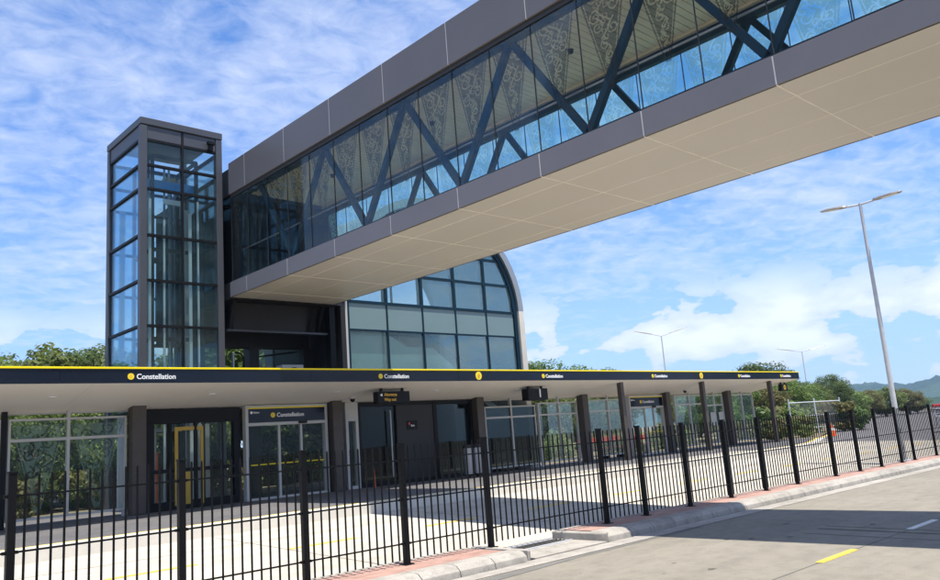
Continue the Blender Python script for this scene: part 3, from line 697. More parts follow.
T.part('handrails', mb, M['steel'])

# ------------------------------------------------------------------ canopy
CX0, CX1, CYF, CYB = -6, 41.1, 18.75, 21.5
def sz(y): return 3.565 - .166 * (y - CYF)
T = Thing('canopy', (18, 20, PZ), 'long station canopy with navy fascia, yellow top edge and cream sloping soffit', 'canopy')
mb = MB(); mb.prism([(CYF + .05, 3.58), (CYF + .05, 3.90), (CYB, 3.46), (CYB, sz(CYB) + .03)], 'x', CX0 + .01, CX1 - .01); T.part('roof', mb, M['charcoal'])
x = CX0; xs = []
while x < CX1: xs.append(x); x += 3.0
xs.append(CX1)
mb = MB()
for a, b in zip(xs[:-1], xs[1:]):
    mb.prism([(CYF + .01, sz(CYF + .01)), (CYB, sz(CYB)), (CYB, sz(CYB) + .02), (CYF + .01, sz(CYF + .01) + .02)], 'x', a + .004, b - .004)
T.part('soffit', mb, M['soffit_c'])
mb = MB(); mb.box((CX0, CYB + .002, sz(CYB) - .03), (CX1, CYB + .05, 3.50)); T.part('rear_trim', mb, M['white_frame'])
FP = []
def fp(x): return next(o for a, b, o in FP if a <= x <= b)
fx = [CX0, -.5, 5.27, 11.6, 17.0, 23.5, 29.5, 35.5, CX1]
for a, b in zip(fx[:-1], fx[1:]):
    mb = MB(); mb.box((a + .003, CYF, 3.56), (b - .003, CYF + .045, 3.885)); FP.append((a, b, T.part('fascia_panel', mb, M['navy'])))
mb = MB(); mb.box((CX0, CYF - .02, 3.887), (CX1, CYF + .10, 3.932)); T.part('yellow_edge', mb, M['yellow'], .006)
mb = MB(); mb.prism([(CYF + .05, 3.565), (CYF + .05, 3.885), (CYB + .05, 3.47), (CYB + .05, 3.09)], 'x', CX1 + .0, CX1 + .03); T.part('end_panel', mb, M['navy'])
def disc(cx, cz, y, rad, mi=0, th=.012, n=24):
    mb = MB(); vs = [(cx + rad * math.cos(2 * math.pi * k / n), y, cz + rad * math.sin(2 * math.pi * k / n)) for k in range(n)]
    vs += [(v[0], y + th, v[2]) for v in vs]
    return mb.add(vs, [tuple(range(n))] + [(k, (k + 1) % n, n + (k + 1) % n, n + k) for k in range(n)], mi)
def icon(cx, cz, y, rad):
    mb = disc(cx, cz, y, rad)
    # small ring glyph in the disc
    n = 16; r0, r1 = rad * .28, rad * .42; yy = y - .003
    for k in range(n):
        a, b = 2 * math.pi * k / n, 2 * math.pi * (k + 1) / n
        mb.add([(cx + q * math.cos(t), yy, cz + q * math.sin(t)) for q, t in ((r0, a), (r1, a), (r1, b), (r0, b))], [(0, 1, 2, 3)], 1)
    return mb
def wordmark(T, x, z, y, size, mat='white', par=None):
    o = T.part('station_icon', icon(x + size * .42, z + size * .34, y - .012, size * .43), [M['yellow_icon'], M['orange_glyph']], parent=par)
    T.part('station_name', text_mb('Constellation', size, (x + size * 1.15, y - .008, z), (1, 0, 0), (0, 0, 1), .006, .014), M[mat], parent=par)
for x in (6.72, 13.87, 20.98, 27.7, 34.75, 39.0): wordmark(T, x, 3.655, CYF, .172, par=fp(x))
for x in (17.9, 31.5):
    pd = T.part('platform_disc', disc(x, 3.725, CYF - .012, .135), M['yellow_icon'], parent=fp(x))
    T.part('platform_digit', text_mb('0', .17, (x, CYF - .018, 3.665), (1, 0, 0), (0, 0, 1), .004, .02, 'CENTER'), M['orange_glyph'], parent=fp(x))
for k in range(11):
    x = 1.6 + k * 3.85; y = 19.9; mb = MB(); mb.tube([(x, y, sz(y) + .005), (x, y, sz(y) - .018)], [.09, .085], 18); T.part('downlight', mb, M['white'])
def column(x, y=21.12, wx=.36, wy=.34, z1=None):
    z1 = z1 or sz(y) - .0; mb = MB(); mb.box((x - wx / 2, y - wy / 2, PZ), (x + wx / 2, y + wy / 2, z1 + .02)); T.part('column', mb, M['column'], .02)
for x in (1.85, 7.82, 13.87, 20.0, 26.0, 32.1, 37.7): column(x)
for x in (26.1, 32.2, 38.6): column(x, 19.2, .2, .2)
for px_, py_ in ((14.2, 20.6), (33, 20.6)):
    T2 = Thing('dome_camera', (px_, py_, sz(py_)), 'small dark dome camera on the canopy soffit %s' % ('left of the hanging way out sign' if px_ < 20 else 'near the far end of the canopy'), 'camera')
    mb = MB(); mb.tube([(px_, py_, sz(py_) + .02), (px_, py_, sz(py_) - .05)], .09, 14); T2.part('mount', mb, M['white_frame'])
    mb = MB(); mb.tube([(px_, py_, sz(py_) - .05), (px_, py_, sz(py_) - .11), (px_, py_, sz(py_) - .15)], [.08, .07, .02], 14); T2.part('lens_dome', mb, M['black'])

# hanging signs
def hang_sign(x0, x1, z0, z1, y, th, label, name='hanging_sign', mat='black'):
    T = Thing(name, ((x0 + x1) / 2, y, z0), label, 'sign')
    mb = MB(); mb.box((x0, y, z0), (x1, y + th, z1)); T.box = T.part('sign_box', mb, M[mat], .012)
    for x in (x0 + .18 * (x1 - x0), x1 - .16 * (x1 - x0)):
        mb = MB(); mb.box((x - .035, y + th / 2 - .035, z1), (x + .035, y + th / 2 + .035, sz(y + th / 2) + .005)); T.part('hanger', mb, M['black'])
    return T
T = hang_sign(14.32, 15.55, 2.97, 3.33, 19.45, .24, 'black hanging sign reading Akoranga and Way out under the canopy')
T.part('lettering', text_mb('Akoranga', .125, (14.56, 19.444, 3.19), (1, 0, 0), (0, 0, 1), .004, .02), M['amber'], parent=T.box)
T.part('lettering', text_mb('Way out', .125, (14.56, 19.444, 3.04), (1, 0, 0), (0, 0, 1), .004, .02), M['amber'], parent=T.box)
mb = MB(); mb.add([(14.40, 19.442, 3.22), (14.49, 19.442, 3.27), (14.49, 19.442, 3.17)], [(0, 1, 2)]); T.part('arrow', mb, M['white'], parent=T.box)
T = hang_sign(20.9, 21.95, 2.92, 3.34, 19.4, .32, 'large black display cabinet hanging under the canopy before the glass screens', 'hanging_display')
mb = MB(); mb.box((21.5, 19.392, 3.02), (21.56, 19.398, 3.32)); T.part('edge_label', mb, M['white'])
T = hang_sign(40.35, 41.0, 3.0, 3.36, 19.4, .2, 'small black sign with yellow disc hanging at the far end of the canopy')
T.part('platform_disc', disc(40.66, 3.18, 19.388, .13), M['yellow_icon'])
T.part('platform_digit', text_mb('8', .15, (40.66, 19.383, 3.13), (1, 0, 0), (0, 0, 1), .004, .02, 'CENTER'), M['red'])

# ------------------------------------------------------------------ glass screens under the canopy
SY = 21.28
def screen(x0, x1, mullx, z0, z1, zt, label, glassm='g_screen', koru=False, mull_top=True, stub=None):
    T = Thing('glass_screen', ((x0 + x1) / 2, SY, PZ), label, 'glass screen', 'glass screens between the canopy columns')
    mb = MB(); w = .055; d0, d1 = SY - .05, SY + .05
    mb.box((x0, d0, z0), (x0 + w, d1, z1)); mb.box((x1 - w, d0, z0), (x1, d1, z1))
    mb.box((x0 + w, d0, z1 - w), (x1 - w, d1, z1)); mb.box((x0 + w, d0, z0), (x1 - w, d1, z0 + w)); mb.box((x0 + w, d0 + .003, zt - .035), (x1 - w, d1 - .003, zt + .035))
    mb.box((mullx - .035, d0 - .004, z0 + w), (mullx + .035, d1 + .004, (sz(SY) if mull_top else z1 - w)))
    for xx in (x0 + .02, x1 - .1): mb.box((xx, SY - .03, PZ), (xx + .06, SY + .03, z0))
    T.part('frame', mb, M['white_frame'], .004)
    rn = random.Random(int(x0 * 10))
    for a, b in ((x0 + w, mullx - .035), (mullx + .035, x1 - w)):
        for q0, q1 in ((z0 + w, zt - .035), (zt + .035, z1 - w)):
            mb = MB(); mb.box((a, SY - .006, q0), (b, SY + .006, q1)); T.part('pane', mb, M[glassm])
        if koru:
            W = (b - a) * .96; H = z1 - z0 - .3; mb = MB()
            koru_panel(mb, W, H, lambda p, q, c=(a + b) / 2: (c + p, SY + .012, z0 + .15 + q), 0, rn, .02, 1.2)
            T.part('scroll_pattern', mb, [M['frit_s']])
    return T
screen(1.95, 4.72, 3.3, .60, 2.97, 2.46, 'scroll patterned glass screen cut by the left edge of the picture', koru=True)
screen(4.88, 7.60, 6.2, .60, 2.97, 2.46, 'large scroll patterned glass screen left of the lift lobby', koru=True)
mb = MB(); mb.box((4.74, SY - .04, PZ), (4.86, SY + .04, sz(SY))); tag(mb.build('screen_post', M['black']), 'thin black post between the two leftmost glass screens', 'post')
screen(20.44, 23.2, 21.85, .58, 2.85, 2.43, 'dark glass screen right of the twin litter bins', 'g_dark')
screen(23.36, 25.75, 24.62, .60, 2.93, 2.45, 'glass screen with greenery behind it, right of the darkest screen', koru=True)
screen(26.4, 29.1, 27.85, .60, 2.98, 2.48, 'glass screen with a red bench behind it, left of the second Constellation doorway', koru=True)
screen(33.0, 35.7, 34.3, .62, 3.05, 2.6, 'glass screen just right of the second Constellation doorway')
screen(35.85, 37.45, 36.6, .62, 3.02, 2.5, 'glass screen with two pale notices near the far end of the platform')
screen(38.1, 40.6, 39.4, .62, 3.0, 2.98, 'clear end glass screen at the far end of the platform')
for x in (36.05, 36.85):
    mb = MB(); mb.box((x, SY - .08, 1.5), (x + .45, SY - .055, 2.15)); tag(mb.build('notice', M['white_frame'], bevel=.01), 'pale notice on the far glass screen, %s one' % ('left' if x < 36.5 else 'right'), 'notice', 'notices on the far glass screen')

def doorway(x0, x1, zt, label, split):
    T = Thing('doorway', ((x0 + x1) / 2, SY, PZ), label, 'doorway'); w = .09; y0, y1 = SY - .12, SY + .08
    zs = zt - .40
    mb = MB(); mb.box((x0, y0, PZ), (x0 + w, y1, zt + .1)); mb.box((x1 - w, y0, PZ), (x1, y1, zt + .1)); mb.box((x0 + w, y0, zt + .035), (x1 - w, y1, zt + .1)); mb.box((x0 + w, y0, zs - .09), (x1 - w, y1, zs)); mb.box((x0 + w, y0, PZ), (x1 - w, y1, PZ + .06))
    T.part('door_frame', mb, M['white_frame'], .005)
    mb = MB(); mb.box((x0 + w, y0 + .01, zs), (x1 - w, y1 - .01, zt)); spn = T.part('sign_panel', mb, M['navy'])
    mb = MB(); mb.box((x0 + w, y0 - .004, zt), (x1 - w, y1, zt + .035)); T.part('yellow_band', mb, M['yellow'])
    cxm = (x0 + x1) / 2; wordmark(T, cxm - .62 * (x1 - x0) / 3, zt - .25, y0 + .01, .17, par=spn)
    T.part('small_lettering', text_mb('Metro', .075, (x0 + w + .16, y0 + .004, zt - .13), (1, 0, 0), (0, 0, 1), .003, .02), M['white'], parent=spn)
    T.part('small_logo', disc(x0 + w + .10, zt - .105, y0, .04), M['white'])
    for x in split:
        mb = MB(); mb.box((x - .035, SY - .06, PZ + .06), (x + .035, SY + .02, zs - .09)); T.part('door_stile', mb, M['white_frame'])
    e = [x0 + w] + [x for x in split] + [x1 - w]
    for a, b in zip(e[:-1], e[1:]):
        mb = MB(); mb.box((a + .036, SY - .03, PZ + .06), (b - .036, SY - .018, zs - .09)); T.part('door_glass', mb, M['g_screen'])
        mb = MB(); mb.box((a + .036, SY - .045, 1.42), (b - .036, SY - .032, 1.45)); T.part('safety_strip', mb, M['yellow'])
    mb = MB(); mb.box((cxm + .35, y0 - .05, zs - .07), (cxm + .62, y0 - .004, zs + .0)); T.part('door_sensor', mb, M['black'])
doorway(10.88, 13.62, 3.03, 'white framed glass doorway with a Constellation sign next to the lift lobby', (11.98, 12.72))
doorway(29.3, 32.0, 3.0, 'second white framed glass doorway with a Constellation sign, farther along the platform', (30.5, 31.2))
# small white framed sidelight
T = Thing('sidelight', (14.55, SY, PZ), 'narrow white framed side window between the brown column and the dark shop front', 'window')
mb = MB(); mb.box((14.30, SY - .1, PZ), (14.40, SY + .08, 3.15)); mb.box((14.68, SY - .1, PZ), (14.78, SY + .08, 3.15)); mb.box((14.40, SY - .1, 2.55), (14.68, SY + .08, 3.15)); mb.box((14.40, SY - .1, PZ), (14.68, SY + .08, PZ + .1)); T.part('frame', mb, M['white_frame'], .005)
mb = MB(); mb.box((14.40, SY - .02, PZ + .1), (14.68, SY - .01, 2.55)); T.part('pane', mb, M['g_screen'])
# dark glazed kiosk front
T = Thing('kiosk_front', (17.2, SY, PZ), 'dark glazed shop front between the sidelight and the litter bins', 'shop front')
mb = MB(); mb.box((16.35, SY - .05, PZ), (17.95, SY + .12, 3.12)); T.part('door_panel', mb, M['charcoal'])
mb = MB(); mb.box((14.80, SY - .06, PZ), (14.9, SY + .1, 3.12)); mb.box((17.95, SY - .08, PZ), (18.1, SY + .1, 3.12)); mb.box((19.7, SY - .06, PZ), (19.8, SY + .1, 3.12)); mb.box((14.9, SY - .06, 3.0), (19.7, SY + .1, 3.13)); mb.box((14.9, SY - .06, PZ), (19.7, SY + .1, PZ + .12)); T.part('frame', mb, M['black'])
for a, b in ((14.9, 16.35), (18.1, 19.7)):
    mb = MB(); mb.box((a, SY + .02, PZ + .12), (b, SY + .035, 3.0)); T.part('glazing', mb, M['g_dark'])
mb = MB(); mb.tube([(16.05, SY - .12, .7), (16.05, SY - .12, 2.85)], .03, 10); T.part('pull_bar', mb, M['steel'])
mb = MB(); mb.box((16.78, SY - .07, 2.18), (17.22, SY - .052, 2.48)); T.part('notice_plate', mb, M['black'])
T.part('notice_text', text_mb('Exit', .1, (16.93, SY - .074, 2.28), (1, 0, 0), (0, 0, 1), .002, .01), M['white'])
mb = MB(); mb.box((16.83, SY - .074, 2.34), (16.9, SY - .071, 2.42)); T.part('notice_mark', mb, M['red'])
mb = MB(); mb.box((16.6, 25.4, PZ), (22.7, 25.6, 3.2)); mb.box((14.8, SY + .3, 3.2), (22.7, 25.6, 3.3)); tag(mb.build('kiosk_room', M['charcoal']), 'dark room behind the shop front glazing', 'room')

# lift lobby under the tower: black portal with yellow door frame
T = Thing('lift_lobby', (9.45, 21.4, PZ), 'black framed glass lift lobby with a yellow door frame at the foot of the tower', 'lift lobby')
y0, y1 = 21.32, 21.52
mb = MB(); mb.box((8.12, y0, 2.72), (10.80, y1, 3.10)); mb.box((8.12, y0, PZ), (8.34, y1, 2.72)); mb.box((10.6, y0, PZ), (10.80, y1, 2.72)); mb.box((8.34, y0, PZ), (10.6, y1, PZ + .22)); mb.box((8.34, y0, 1.42), (10.6, y0 + .08, 1.52))
mb.box((8.75, y0, PZ + .22), (8.82, y1, 2.72)); T.part('portal_frame', mb, M['black'], .006)
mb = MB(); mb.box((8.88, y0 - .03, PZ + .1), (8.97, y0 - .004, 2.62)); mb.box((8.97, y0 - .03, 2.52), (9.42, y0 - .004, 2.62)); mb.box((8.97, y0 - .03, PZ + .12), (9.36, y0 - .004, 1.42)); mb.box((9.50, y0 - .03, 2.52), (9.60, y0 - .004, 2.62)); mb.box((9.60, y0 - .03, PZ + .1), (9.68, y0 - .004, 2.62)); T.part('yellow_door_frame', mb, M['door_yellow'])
mb = MB(); mb.box((9.43, y0 - .02, PZ + .2), (9.49, y0 + .05, 2.72)); mb.box((10.25, y0, PZ + .2), (10.28, y0 + .05, 2.72)); T.part('stiles', mb, M['black'])
mb = MB(); mb.box((9.8, 21.9, PZ), (9.92, 21.94, 2.7)); mb.box((10.02, 21.9, PZ), (10.14, 21.94, 2.7)); T.part('inner_panels', mb, M['white_frame'])
mb = MB(); mb.box((8.34, y0 + .09, PZ + .22), (10.6, y0 + .10, 2.72)); T.part('glazing', mb, M['g_screen'])
mb = MB(); mb.box((8.56, 21.75, PZ), (8.61, 21.8, 2.0)); T.part('orange_rail', mb, M['orange'])

# bins, bench, bollard
for i, x in enumerate((18.40, 18.82)):
    T = Thing('litter_bin', (x, 20.1, PZ), '%s of the two silver cylinder litter bins on the platform' % ('left' if i == 0 else 'right'), 'bin', 'twin steel litter bins')
    mb = MB(); mb.tube([(x, 20.1, PZ + .12), (x, 20.1, 1.42)], .155, 24); T.part('drum', mb, M['steel'])
    mb = MB(); mb.tube([(x, 20.1, 1.44), (x, 20.1, 1.50), (x, 20.1, 1.54)], [.16, .16, .10], 24); T.part('lid', mb, M['charcoal'])
    mb = MB(); mb.tube([(x, 20.1, PZ), (x, 20.1, PZ + .12)], .05, 12); T.part('foot', mb, M['black'])
T = Thing('bench', (28.2, 21.9, PZ), 'long red slatted bench behind the glass screens', 'bench')
mb = MB(); mb.box((26.7, 21.75, .88), (29.7, 22.15, .94)); T.part('seat', mb, M['red'], .01)
mb = MB(); mb.box((26.7, 22.2, 1.15), (29.7, 22.24, 1.38)); T.part('backrest', mb, M['red'], .01)
for x in (27, 28.2, 29.4):
    mb = MB(); mb.box((x, 21.78, PZ), (x + .05, 22.24, .88)); mb.box((x, 22.16, .88), (x + .05, 22.2, 1.35)); T.part('leg', mb, M['black'])
T = Thing('bench', (31, 22.2, PZ), 'red bench behind the second Constellation doorway', 'bench')
mb = MB(); mb.box((30.2, 21.95, .88), (32, 22.35, .94)); T.part('seat', mb, M['red'], .01)
mb = MB(); mb.box((30.2, 22.36, 1.1), (32, 22.4, 1.33)); T.part('backrest', mb, M['red'], .01)
for x in (30.4, 31.7):
    mb = MB(); mb.box((x, 22.0, PZ), (x + .05, 22.36, .88)); T.part('leg', mb, M['black'])
mb = MB(); mb.bar((14.82, 20.5, PZ), (14.78, 20.5, 1.2), .05, .03, (1, 0, 0)); tag(mb.build('delineator', M['orange']), 'slim red orange marker post before the dark shop front', 'marker post')

# ------------------------------------------------------------------ palisade fence
FY = 8.8
PX = [-4.2, -2.6, -1.05, .5, 2.07, 3.74, 5.28, 6.82, 8.40, 11.18, 12.33, 13.80, 15.36, 16.86, 18.40, 20.52, 22.05, 23.55, 25.1, 26.15, 28.12, 29.7, 31.3, 32.9, 34.5, 36.1]
T = Thing('picket_fence', (12, FY, .12), 'long black steel picket fence standing along the kerb in front of the busway', 'fence')
def mkpost(x):
    mb = MB(); mb.box((x - .037, FY - .037, .12), (x + .037, FY + .037, 1.70)); mb.box((x - .042, FY - .042, 1.70), (x + .042, FY + .042, 1.725)); mb.box((x - .075, FY - .075, .118), (x + .075, FY + .075, .132))
    for z in (1.49, .965, .395):
        mb.box((x - .07, FY - .016, z - .016), (x + .07, FY + .016, z + .016)); mb.tube([(x - .062, FY - .034, z), (x - .062, FY + .034, z)], .013, 6); mb.tube([(x + .062, FY - .034, z), (x + .062, FY + .034, z)], .013, 6)
    return mb
for x in PX: T.part('post', mkpost(x), M['fence'], .003)
for a, b in zip(PX[:-1], PX[1:]):
    for z in (1.49, .965, .395):
        mb = MB(); mb.box((a + .05, FY - .010, z - .009), (b - .05, FY + .010, z + .009)); T.part('rail', mb, M['fence'])
pk = []
for a, b in zip(PX[:-1], PX[1:]):
    n = max(2, round((b - a) / .123) - 1); n = n
    for k in range(1, n + 1): pk.append(a + (b - a) * k / (n + 1))
def picket(mb, x):
    mb.tube([(x, FY, .185), (x, FY, 1.66), (x, FY, 1.69)], [.0125, .0125, .009], 8)
pk.sort(key=lambda x: abs(x - 5.5)); near = [x for x in pk if x > 1.9][:100]; rest = [x for x in pk if x not in near]
proto = MB(); picket(proto, near[0]); po = T.part('picket', proto, M['fence'])
for x in near[1:]:
    o = po.copy(); COL.objects.link(o); o.parent = T.o; o.location.x = x - near[0]
mb = MB()
for x in rest: picket(mb, x)
tag(T.part('far_pickets', mb, M['fence']), kind='stuff')
# side return of the fence, farther off
T = Thing('return_fence', (40, 12.5, .1), 'short dark fence post with rails standing behind the main fence at the right edge', 'fence')
mb = MB(); mb.box((39.9, 12.45, .1), (40.0, 12.55, 1.72)); T.part('post', mb, M['fence'])
mb = MB(); mb.box((40.0, 12.49, 1.45), (44.5, 12.51, 1.49)); mb.box((40.0, 12.49, .45), (44.5, 12.51, .49)); T.part('rail', mb, M['fence'])
mb = MB(); mb.box((44.5, 12.45, .1), (44.6, 12.55, 1.72)); T.part('post', mb, M['fence'])

# ------------------------------------------------------------------ street lamps
def lamp(name, x, y, z0, H, arm, ang, label, big=1.0, group=None, tilt=.1, rad=(.085, .045)):
    T = Thing(name, (x, y, z0), label, 'street lamp', group)
    mb = MB(); mb.tube([(x, y, z0), (x, y, z0 + H * .5), (x, y, z0 + H)], [rad[0], (rad[0] + rad[1]) / 2, rad[1]], 14); T.part('pole', mb, M['galv'])
    mb = MB(); mb.tube([(x, y, z0), (x, y, z0 + .04)], rad[0] * 2.2, 14); T.part('base_plate', mb, M['galv'])
    d = Vector((math.cos(ang), math.sin(ang), 0))
    for s in (-1, 1):
        a = Vector((x, y, z0 + H - .04)); b = a + d * s * arm * .32 + Vector((0, 0, arm * .32 * tilt)); e = a + d * s * arm + Vector((0, 0, arm * tilt))
        mb = MB(); mb.tube([a, b], rad[1] * .75, 8); T.part('arm', mb, M['galv'])
        mb = MB(); n = 8; side = Vector((-d.y, d.x, 0)); prof = [(0, .05), (.1, .11), (.35, .15), (.7, .14), (.93, .09), (1, .03)]; vs = []
        for t, w_ in prof:
            c_ = b + (e - b) * t; w_ *= big; hh = .05 * big * (1 if t < .9 else .6)
            vs += [c_ - side * w_, c_ + side * w_, c_ + side * w_ * .6 + Vector((0, 0, hh)), c_ - side * w_ * .6 + Vector((0, 0, hh))]
        fs = [(0, 1, 2, 3), (len(vs) - 1, len(vs) - 2, len(vs) - 3, len(vs) - 4)]
        for k in range(len(prof) - 1):
            o = 4 * k
            for q in range(4): fs.append((o + q, o + (q + 1) % 4, o + 4 + (q + 1) % 4, o + 4 + q))
        mb.add(vs, fs); hd = T.part('lamp_head', mb, M['lamp_head'], .004)
        mb = MB(); c0 = b + (e - b) * .3; c1 = b + (e - b) * .85; w_ = .09 * big; dz = Vector((0, 0, -.012))
        mb.add([c0 - side * w_ + dz, c0 + side * w_ + dz, c1 + side * w_ + dz, c1 - side * w_ + dz, c0 - side * w_ - dz, c0 + side * w_ - dz, c1 + side * w_ - dz, c1 - side * w_ - dz], [(0, 1, 2, 3), (7, 6, 5, 4), (0, 4, 5, 1), (1, 5, 6, 2), (2, 6, 7, 3), (3, 7, 4, 0)])
        T.part('lens', mb, M['lens'], parent=hd)
    return T
lamp('street_lamp', 25.78, 8.98, .12, 8.0, 1.25, R(90), 'tall twin headed street lamp standing behind the fence at right', 1.15, tilt=.06)
lamp('street_lamp', 92, 60, 0, 13.6, 3.6, R(-45), 'distant twin armed street lamp above the middle of the canopy', 1.6, 'distant street lamps', .25, (.13, .07))
lamp('street_lamp', 134, 60, 0, 12.3, 4.2, R(-45), 'distant twin armed street lamp beyond the far end of the canopy', 1.6, 'distant street lamps', .18, (.13, .07))
lamp('street_lamp', 165, 43, 0, 11.0, 5.0, R(-45), 'distant twin armed street lamp right of the tall near lamp', 1.6, 'distant street lamps', .16, (.13, .07))
# cone
def cone(x, y, z, label):
    T = Thing('traffic_cone', (x, y, z), label, 'cone')
    mb = MB(); mb.tube([(x, y, z + .03), (x, y, z + .72)], [.16, .03], 20); cb_ = T.part('cone_body', mb, M['orange'])
    mb = MB(); mb.box((x - .2, y - .2, z), (x + .2, y + .2, z + .035)); T.part('base', mb, M['orange'], .01)
    mb = MB(); mb.tube([(x, y, z + .33), (x, y, z + .47)], [.106, .078], 20); T.part('reflective_band', mb, M['white'], parent=cb_)
    return T
cone(46.2, 19.6, .37, 'orange traffic cone by the yellow line past the end of the platform')
# white pipe rail enclosure beyond platform end
T = Thing('pipe_railing', (56, 24, .4), 'galvanised pipe railing in front of the bushes past the platform end', 'railing')
px = [(50.5, 24.0), (54.3, 24.0), (58.4, 24.0)]
for x, y in px:
    mb = MB(); mb.tube([(x, y, .4), (x, y, 2.75)], .05, 10); T.part('post', mb, M['galv'])
mb = MB(); mb.tube([(50.5, 24, 2.5), (58.4, 24, 2.5)], .035, 8); mb.tube([(50.5, 24, 1.6), (58.4, 24, 1.6)], .02, 6); mb.tube([(50.5, 24, .8), (58.4, 24, .8)], .03, 6); T.part('rail', mb, M['galv'])
mb = MB()
for k in range(54): x = 50.6 + k * .145; mb.tube([(x, 24, .8), (x, 24, 2.5)], .005, 4, caps=False)
T.part('mesh_infill', mb, M['galv'])
# red and white board at right edge
T = Thing('roadside_board', (60, 18.3, .3), 'small red topped white board at the far right edge behind the fence', 'sign')
mb = MB(); mb.box((59.6, 18.3, .9), (61.2, 18.36, 1.55)); T.part('board', mb, M['white'])
mb = MB(); mb.box((59.5, 18.28, 1.55), (61.3, 18.40, 1.75)); T.part('red_top', mb, M['red'])
mb = MB()
for k in range(3): mb.box((59.8, 18.29, 1.02 + .15 * k), (60.7, 18.298, 1.07 + .15 * k))
T.part('lettering_bars', mb, M['charcoal'])
mb = MB(); mb.box((59.7, 18.31, .3), (59.78, 18.35, .9)); mb.box((61.0, 18.31, .3), (61.08, 18.35, .9)); T.part('leg', mb, M['galv'])
# mast arm at right
T = Thing('signal_mast', (130, 38, .3), 'distant pale mast arm reaching in from the right edge below the hills', 'mast')
mb = MB(); mb.tube([(141, 30, .3), (141, 30, 7.2)], .16, 10); T.part('mast', mb, M['galv'])
mb = MB(); mb.tube([(141, 30, 6.9), (128, 35, 6.9)], [.13, .06], 8); T.part('mast_arm', mb, M['galv'])
mb = MB(); mb.box((128, 34.9, 6.5), (128.8, 35.2, 7.3)); T.part('signal_head', mb, M['charcoal'])

# ------------------------------------------------------------------ trees
def crown_mesh(rnd, rx, rz, cz, n_clump, leaves, size, seed_shape=1.0):
    mb = MB(); cl = []
    for i in range(n_clump):
        while True:
            d = Vector((rnd.uniform(-1, 1), rnd.uniform(-1, 1), rnd.uniform(-1, 1)))
            if .15 < d.length < 1: break
        d = d.normalized() * (rnd.uniform(.35, 1.0) ** .6)
        c = Vector((d.x * rx, d.y * rx, cz + d.z * rz)); cl.append((c, rnd.uniform(.20, .34) * rx * seed_shape))
    for c, rad in cl:
        for k in range(leaves):
            q = Vector((rnd.gauss(0, 1), rnd.gauss(0, 1), rnd.gauss(0, 1))).normalized() * rad * rnd.uniform(.55, 1.08)
            q.z *= .8; p = c + q
            nrm = (q.normalized() * .8 + Vector((rnd.uniform(-1, 1), rnd.uniform(-1, 1), rnd.uniform(-.3, 1))) * .7).normalized()
            t = nrm.cross(Vector((rnd.uniform(-1, 1), rnd.uniform(-1, 1), rnd.uniform(-1, 1)))).normalized(); b = nrm.cross(t); s = size * rnd.uniform(.6, 1.3)
            mb.add([p - t * s, p + b * s * .5, p + t * s, p - b * s * .5], [(0, 1, 2, 3)])
    return mb, cl
def make_tree(seed, H, rx, leaf, clumps=80, leaves=300, size=.098, trunkr=.16, low=.15):
    rnd = random.Random(seed)
    root = bpy.data.objects.new('bushy_tree', None); COL.objects.link(root)
    cz = H * (.5 + low / 2); rz = H * (.5 - low / 2)
    cm, cl = crown_mesh(rnd, rx, rz, cz, clumps, leaves, size)
    cm.build('crown', M[leaf], root)
    mb = MB(); mb.tube([(0, 0, -.3), (.05, .03, H * .2), (-.04, .05, H * .45), (.02, 0, H * .7)], [trunkr * 1.3, trunkr, trunkr * .7, trunkr * .3], 8)
    for c, rad in cl[::3]:
        st = Vector((0, 0, H * rnd.uniform(.15, .5))); mb.tube([st, (st + c) / 2 + Vector((0, 0, .2)), c], [trunkr * .45, trunkr * .28, trunkr * .1], 5, caps=False)
    mb.build('trunk', M['bark'], root); return root
protos = [make_tree(1, 6, 2.6, 'leaf_a'), make_tree(2, 6, 2.9, 'leaf_b', 88), make_tree(3, 6, 2.5, 'leaf_c'), make_tree(4, 6, 3.0, 'leaf_a', 84, 230, .13)]
used = [0] * 4
def tree(k, x, y, h, label, z=.4, sx=1.0, group=None):
    o = protos[k] if not used[k] else copy_tree(protos[k]); used[k] = 1
    h *= 1.02 if x < 20 and y > 30 else .98; s = h / 6; o.location = (x, y, z); o.scale = (s * sx, s * sx, s); o.rotation_euler = (0, 0, random.uniform(0, 6.28)); o['label'] = label; o['category'] = 'tree'
    o['group'] = group or 'bushy trees behind the station'
    return o
